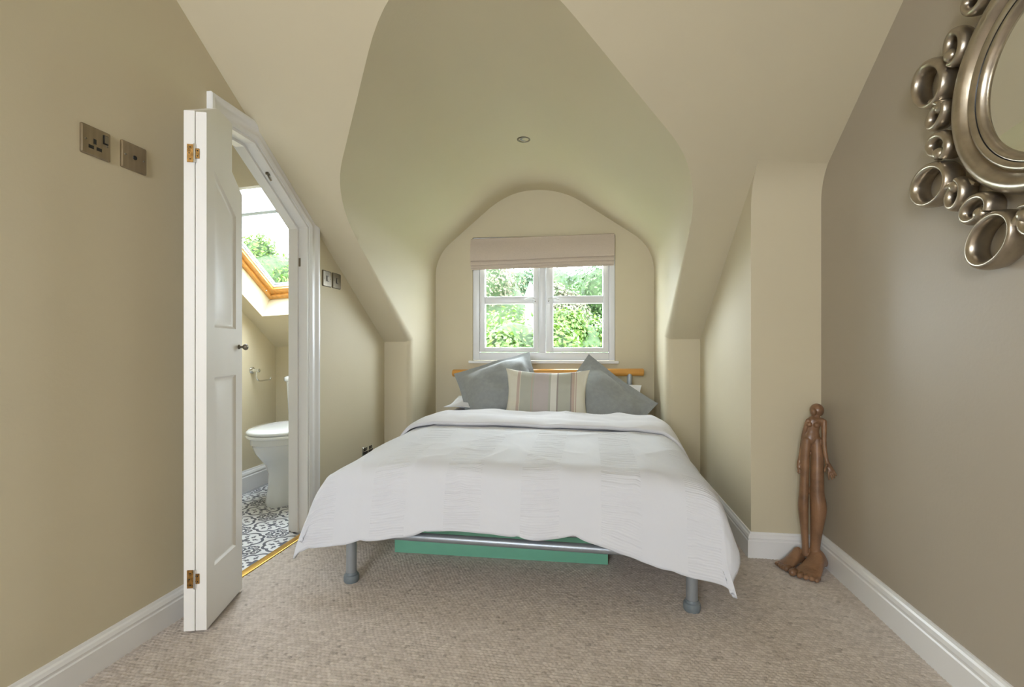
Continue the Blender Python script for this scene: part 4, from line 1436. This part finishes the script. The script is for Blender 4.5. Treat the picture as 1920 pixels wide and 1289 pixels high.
def tree(name, label, cat, c, r, n, size, mat, trunk=True, group=None, blobs=14, zs=.8, seed=1):
    rnd = random.Random(seed)
    c = Vector(c)
    t = thing(name, label, cat, (c.x, c.y, -5.2), group)
    bl = [(c.copy(), r * .72)]
    for i in range(blobs - 1):
        d = Vector((rnd.gauss(0, 1), rnd.gauss(0, 1), rnd.gauss(0, 1))).normalized() * rnd.uniform(.35, .8)
        bl.append((c + Vector((d.x * r, d.y * r, d.z * r * zs)), r * rnd.uniform(.25, .42)))
    vs, fs = [], []
    for i in range(n):
        bc, br = bl[rnd.randrange(blobs)]
        d = Vector((rnd.gauss(0, 1), rnd.gauss(0, 1), rnd.gauss(.25, 1))).normalized()
        p = bc + d * br * rnd.uniform(.72, 1.12)
        nn_ = (d + Vector((rnd.uniform(-1, 1), rnd.uniform(-1, 1), rnd.uniform(-.3, 1.2))) * .8).normalized()
        a = nn_.orthogonal().normalized(); a = (Matrix.Rotation(rnd.uniform(0, 6.28), 3, nn_) @ a)
        b_ = nn_.cross(a)
        s = size * rnd.uniform(.6, 1.3)
        k = len(vs)
        vs += [p - a * s, p + b_ * s * .45 + nn_ * s * .12, p + a * s, p - b_ * s * .45 + nn_ * s * .12]
        fs.append((k, k + 1, k + 2, k + 3))
    me = bpy.data.meshes.new('foliage')
    me.from_pydata([tuple(v) for v in vs], [], fs)
    me.materials.append(M[mat])
    fo = link('foliage', me, t); fo['kind'] = 'stuff'
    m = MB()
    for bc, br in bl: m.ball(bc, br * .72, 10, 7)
    co = m.build('inner_core', 'core', t, smooth=True)
    m = MB()
    m.tube([(c.x, c.y, -5.25), (c.x + .1, c.y, c.z - r * .9), (c.x, c.y + .05, c.z)], [.16, .12, .05], 8)
    for bc, br in bl[:6]: m.tube([(c.x, c.y, c.z - r * .7), c.lerp(bc, .6), bc], [.06, .04, .02], 6)
    m.build('trunk', 'bark', t, smooth=True)
    return t


tree('leafy_bush', 'bright green leafy bush filling the lower left window panes', 'bush', (-1.12, 7.1, .86), .92, 18000, .045, 'leaf_bright', seed=2)
tree('leafy_bush', 'bright green leafy bush filling the lower right window panes', 'bush', (-.2, 9.2, .92), 1.0, 17000, .045, 'leaf_bright', seed=3)
tree('blossom_tree', 'cream blossomed hedge tree behind the bush in the upper left pane', 'tree', (-3.0, 14.0, 2.2), 2.1, 19000, .055, 'leaf_cream', seed=4)
tree('hedge_tree', 'dark green tree behind the bush in the upper right pane', 'tree', (1.2, 14.2, 2.2), 1.9, 15000, .06, 'leaf_mid', seed=5)
tree('blossom_tree', 'small cream blossomed tree at the inner side of the upper right pane', 'tree', (-.75, 11.9, 1.75), 1.0, 11000, .05, 'leaf_cream', seed=6)
tree('hedge_tree', 'dark evergreen tree closing the view between the blossomed trees', 'tree', (-1.7, 20.5, 2.9), 2.9, 15000, .075, 'leaf_dark', seed=8)
tree('garden_tree', 'pale green tree seen through the bathroom roof window', 'tree', (-12.2, 16.6, 3.5), 2.1, 14000, .08, 'leaf_bright', seed=12)

# pale gable seen through the left sash, and the neighbour's chimney seen through the roof window
def house(name, label, c, wd, dp, z_eave, z_top, rot, roof='slate'):
    t = thing(name, label, 'house', (c[0], c[1], -5.2))
    rm_ = Matrix.Rotation(R(rot), 3, 'Z')
    def mp(x, y, z): return Vector((c[0], c[1], 0)) + rm_ @ Vector((x, y, z))
    m = MB(); m.prism([(-wd / 2, -5.2), (wd / 2, -5.2), (wd / 2, z_eave), (0, z_top), (-wd / 2, z_eave)], 0, dp, lambda a, b, tt: mp(a, tt, b)); m.build('walls', 'render', t)
    m = MB()
    for sg in (-1, 1):
        m.prism([(sg * (wd / 2 + wd * .035), z_eave - .06), (sg * (wd / 2 + wd * .035), z_eave - .02), (0, z_top + .06), (0, z_top + .01)], -.12, dp + .12, lambda a, b, tt: mp(a, tt, b))
    m.build('roof', roof, t)
    return t, mp


hp = PW(993, 560)
r_ = ray(993, 545)
k = 10.75 / r_.y
hs, hm = house('garden_house', 'small pale gabled outbuilding between the trees seen through the left sash', (r_.x * k + .02, 10.75), .25, .25, 2.12, 2.38, 0, 'render')
r_ = ray(462, 425); k = 26.0 / r_.y
q = Vector((r_.x * k, 26.0, 0)); zc = CAMH + r_.z * k
nh, nm = house('neighbour_house', 'pale neighbouring house with slate roof and chimney beyond the roof window', (q.x - 1.7, 25.4), 4.4, 4.0, zc - 2.9, zc - .9, 12)
m = MB(); m.box((q.x - .26, q.y - .26, zc - 3.0), (q.x + .26, q.y + .26, zc)); m.build('chimney', 'render', nh)
m = MB(); m.box((q.x - .32, q.y - .32, zc), (q.x + .32, q.y + .32, zc + .6)); m.build('chimney_cap', 'slate', nh)
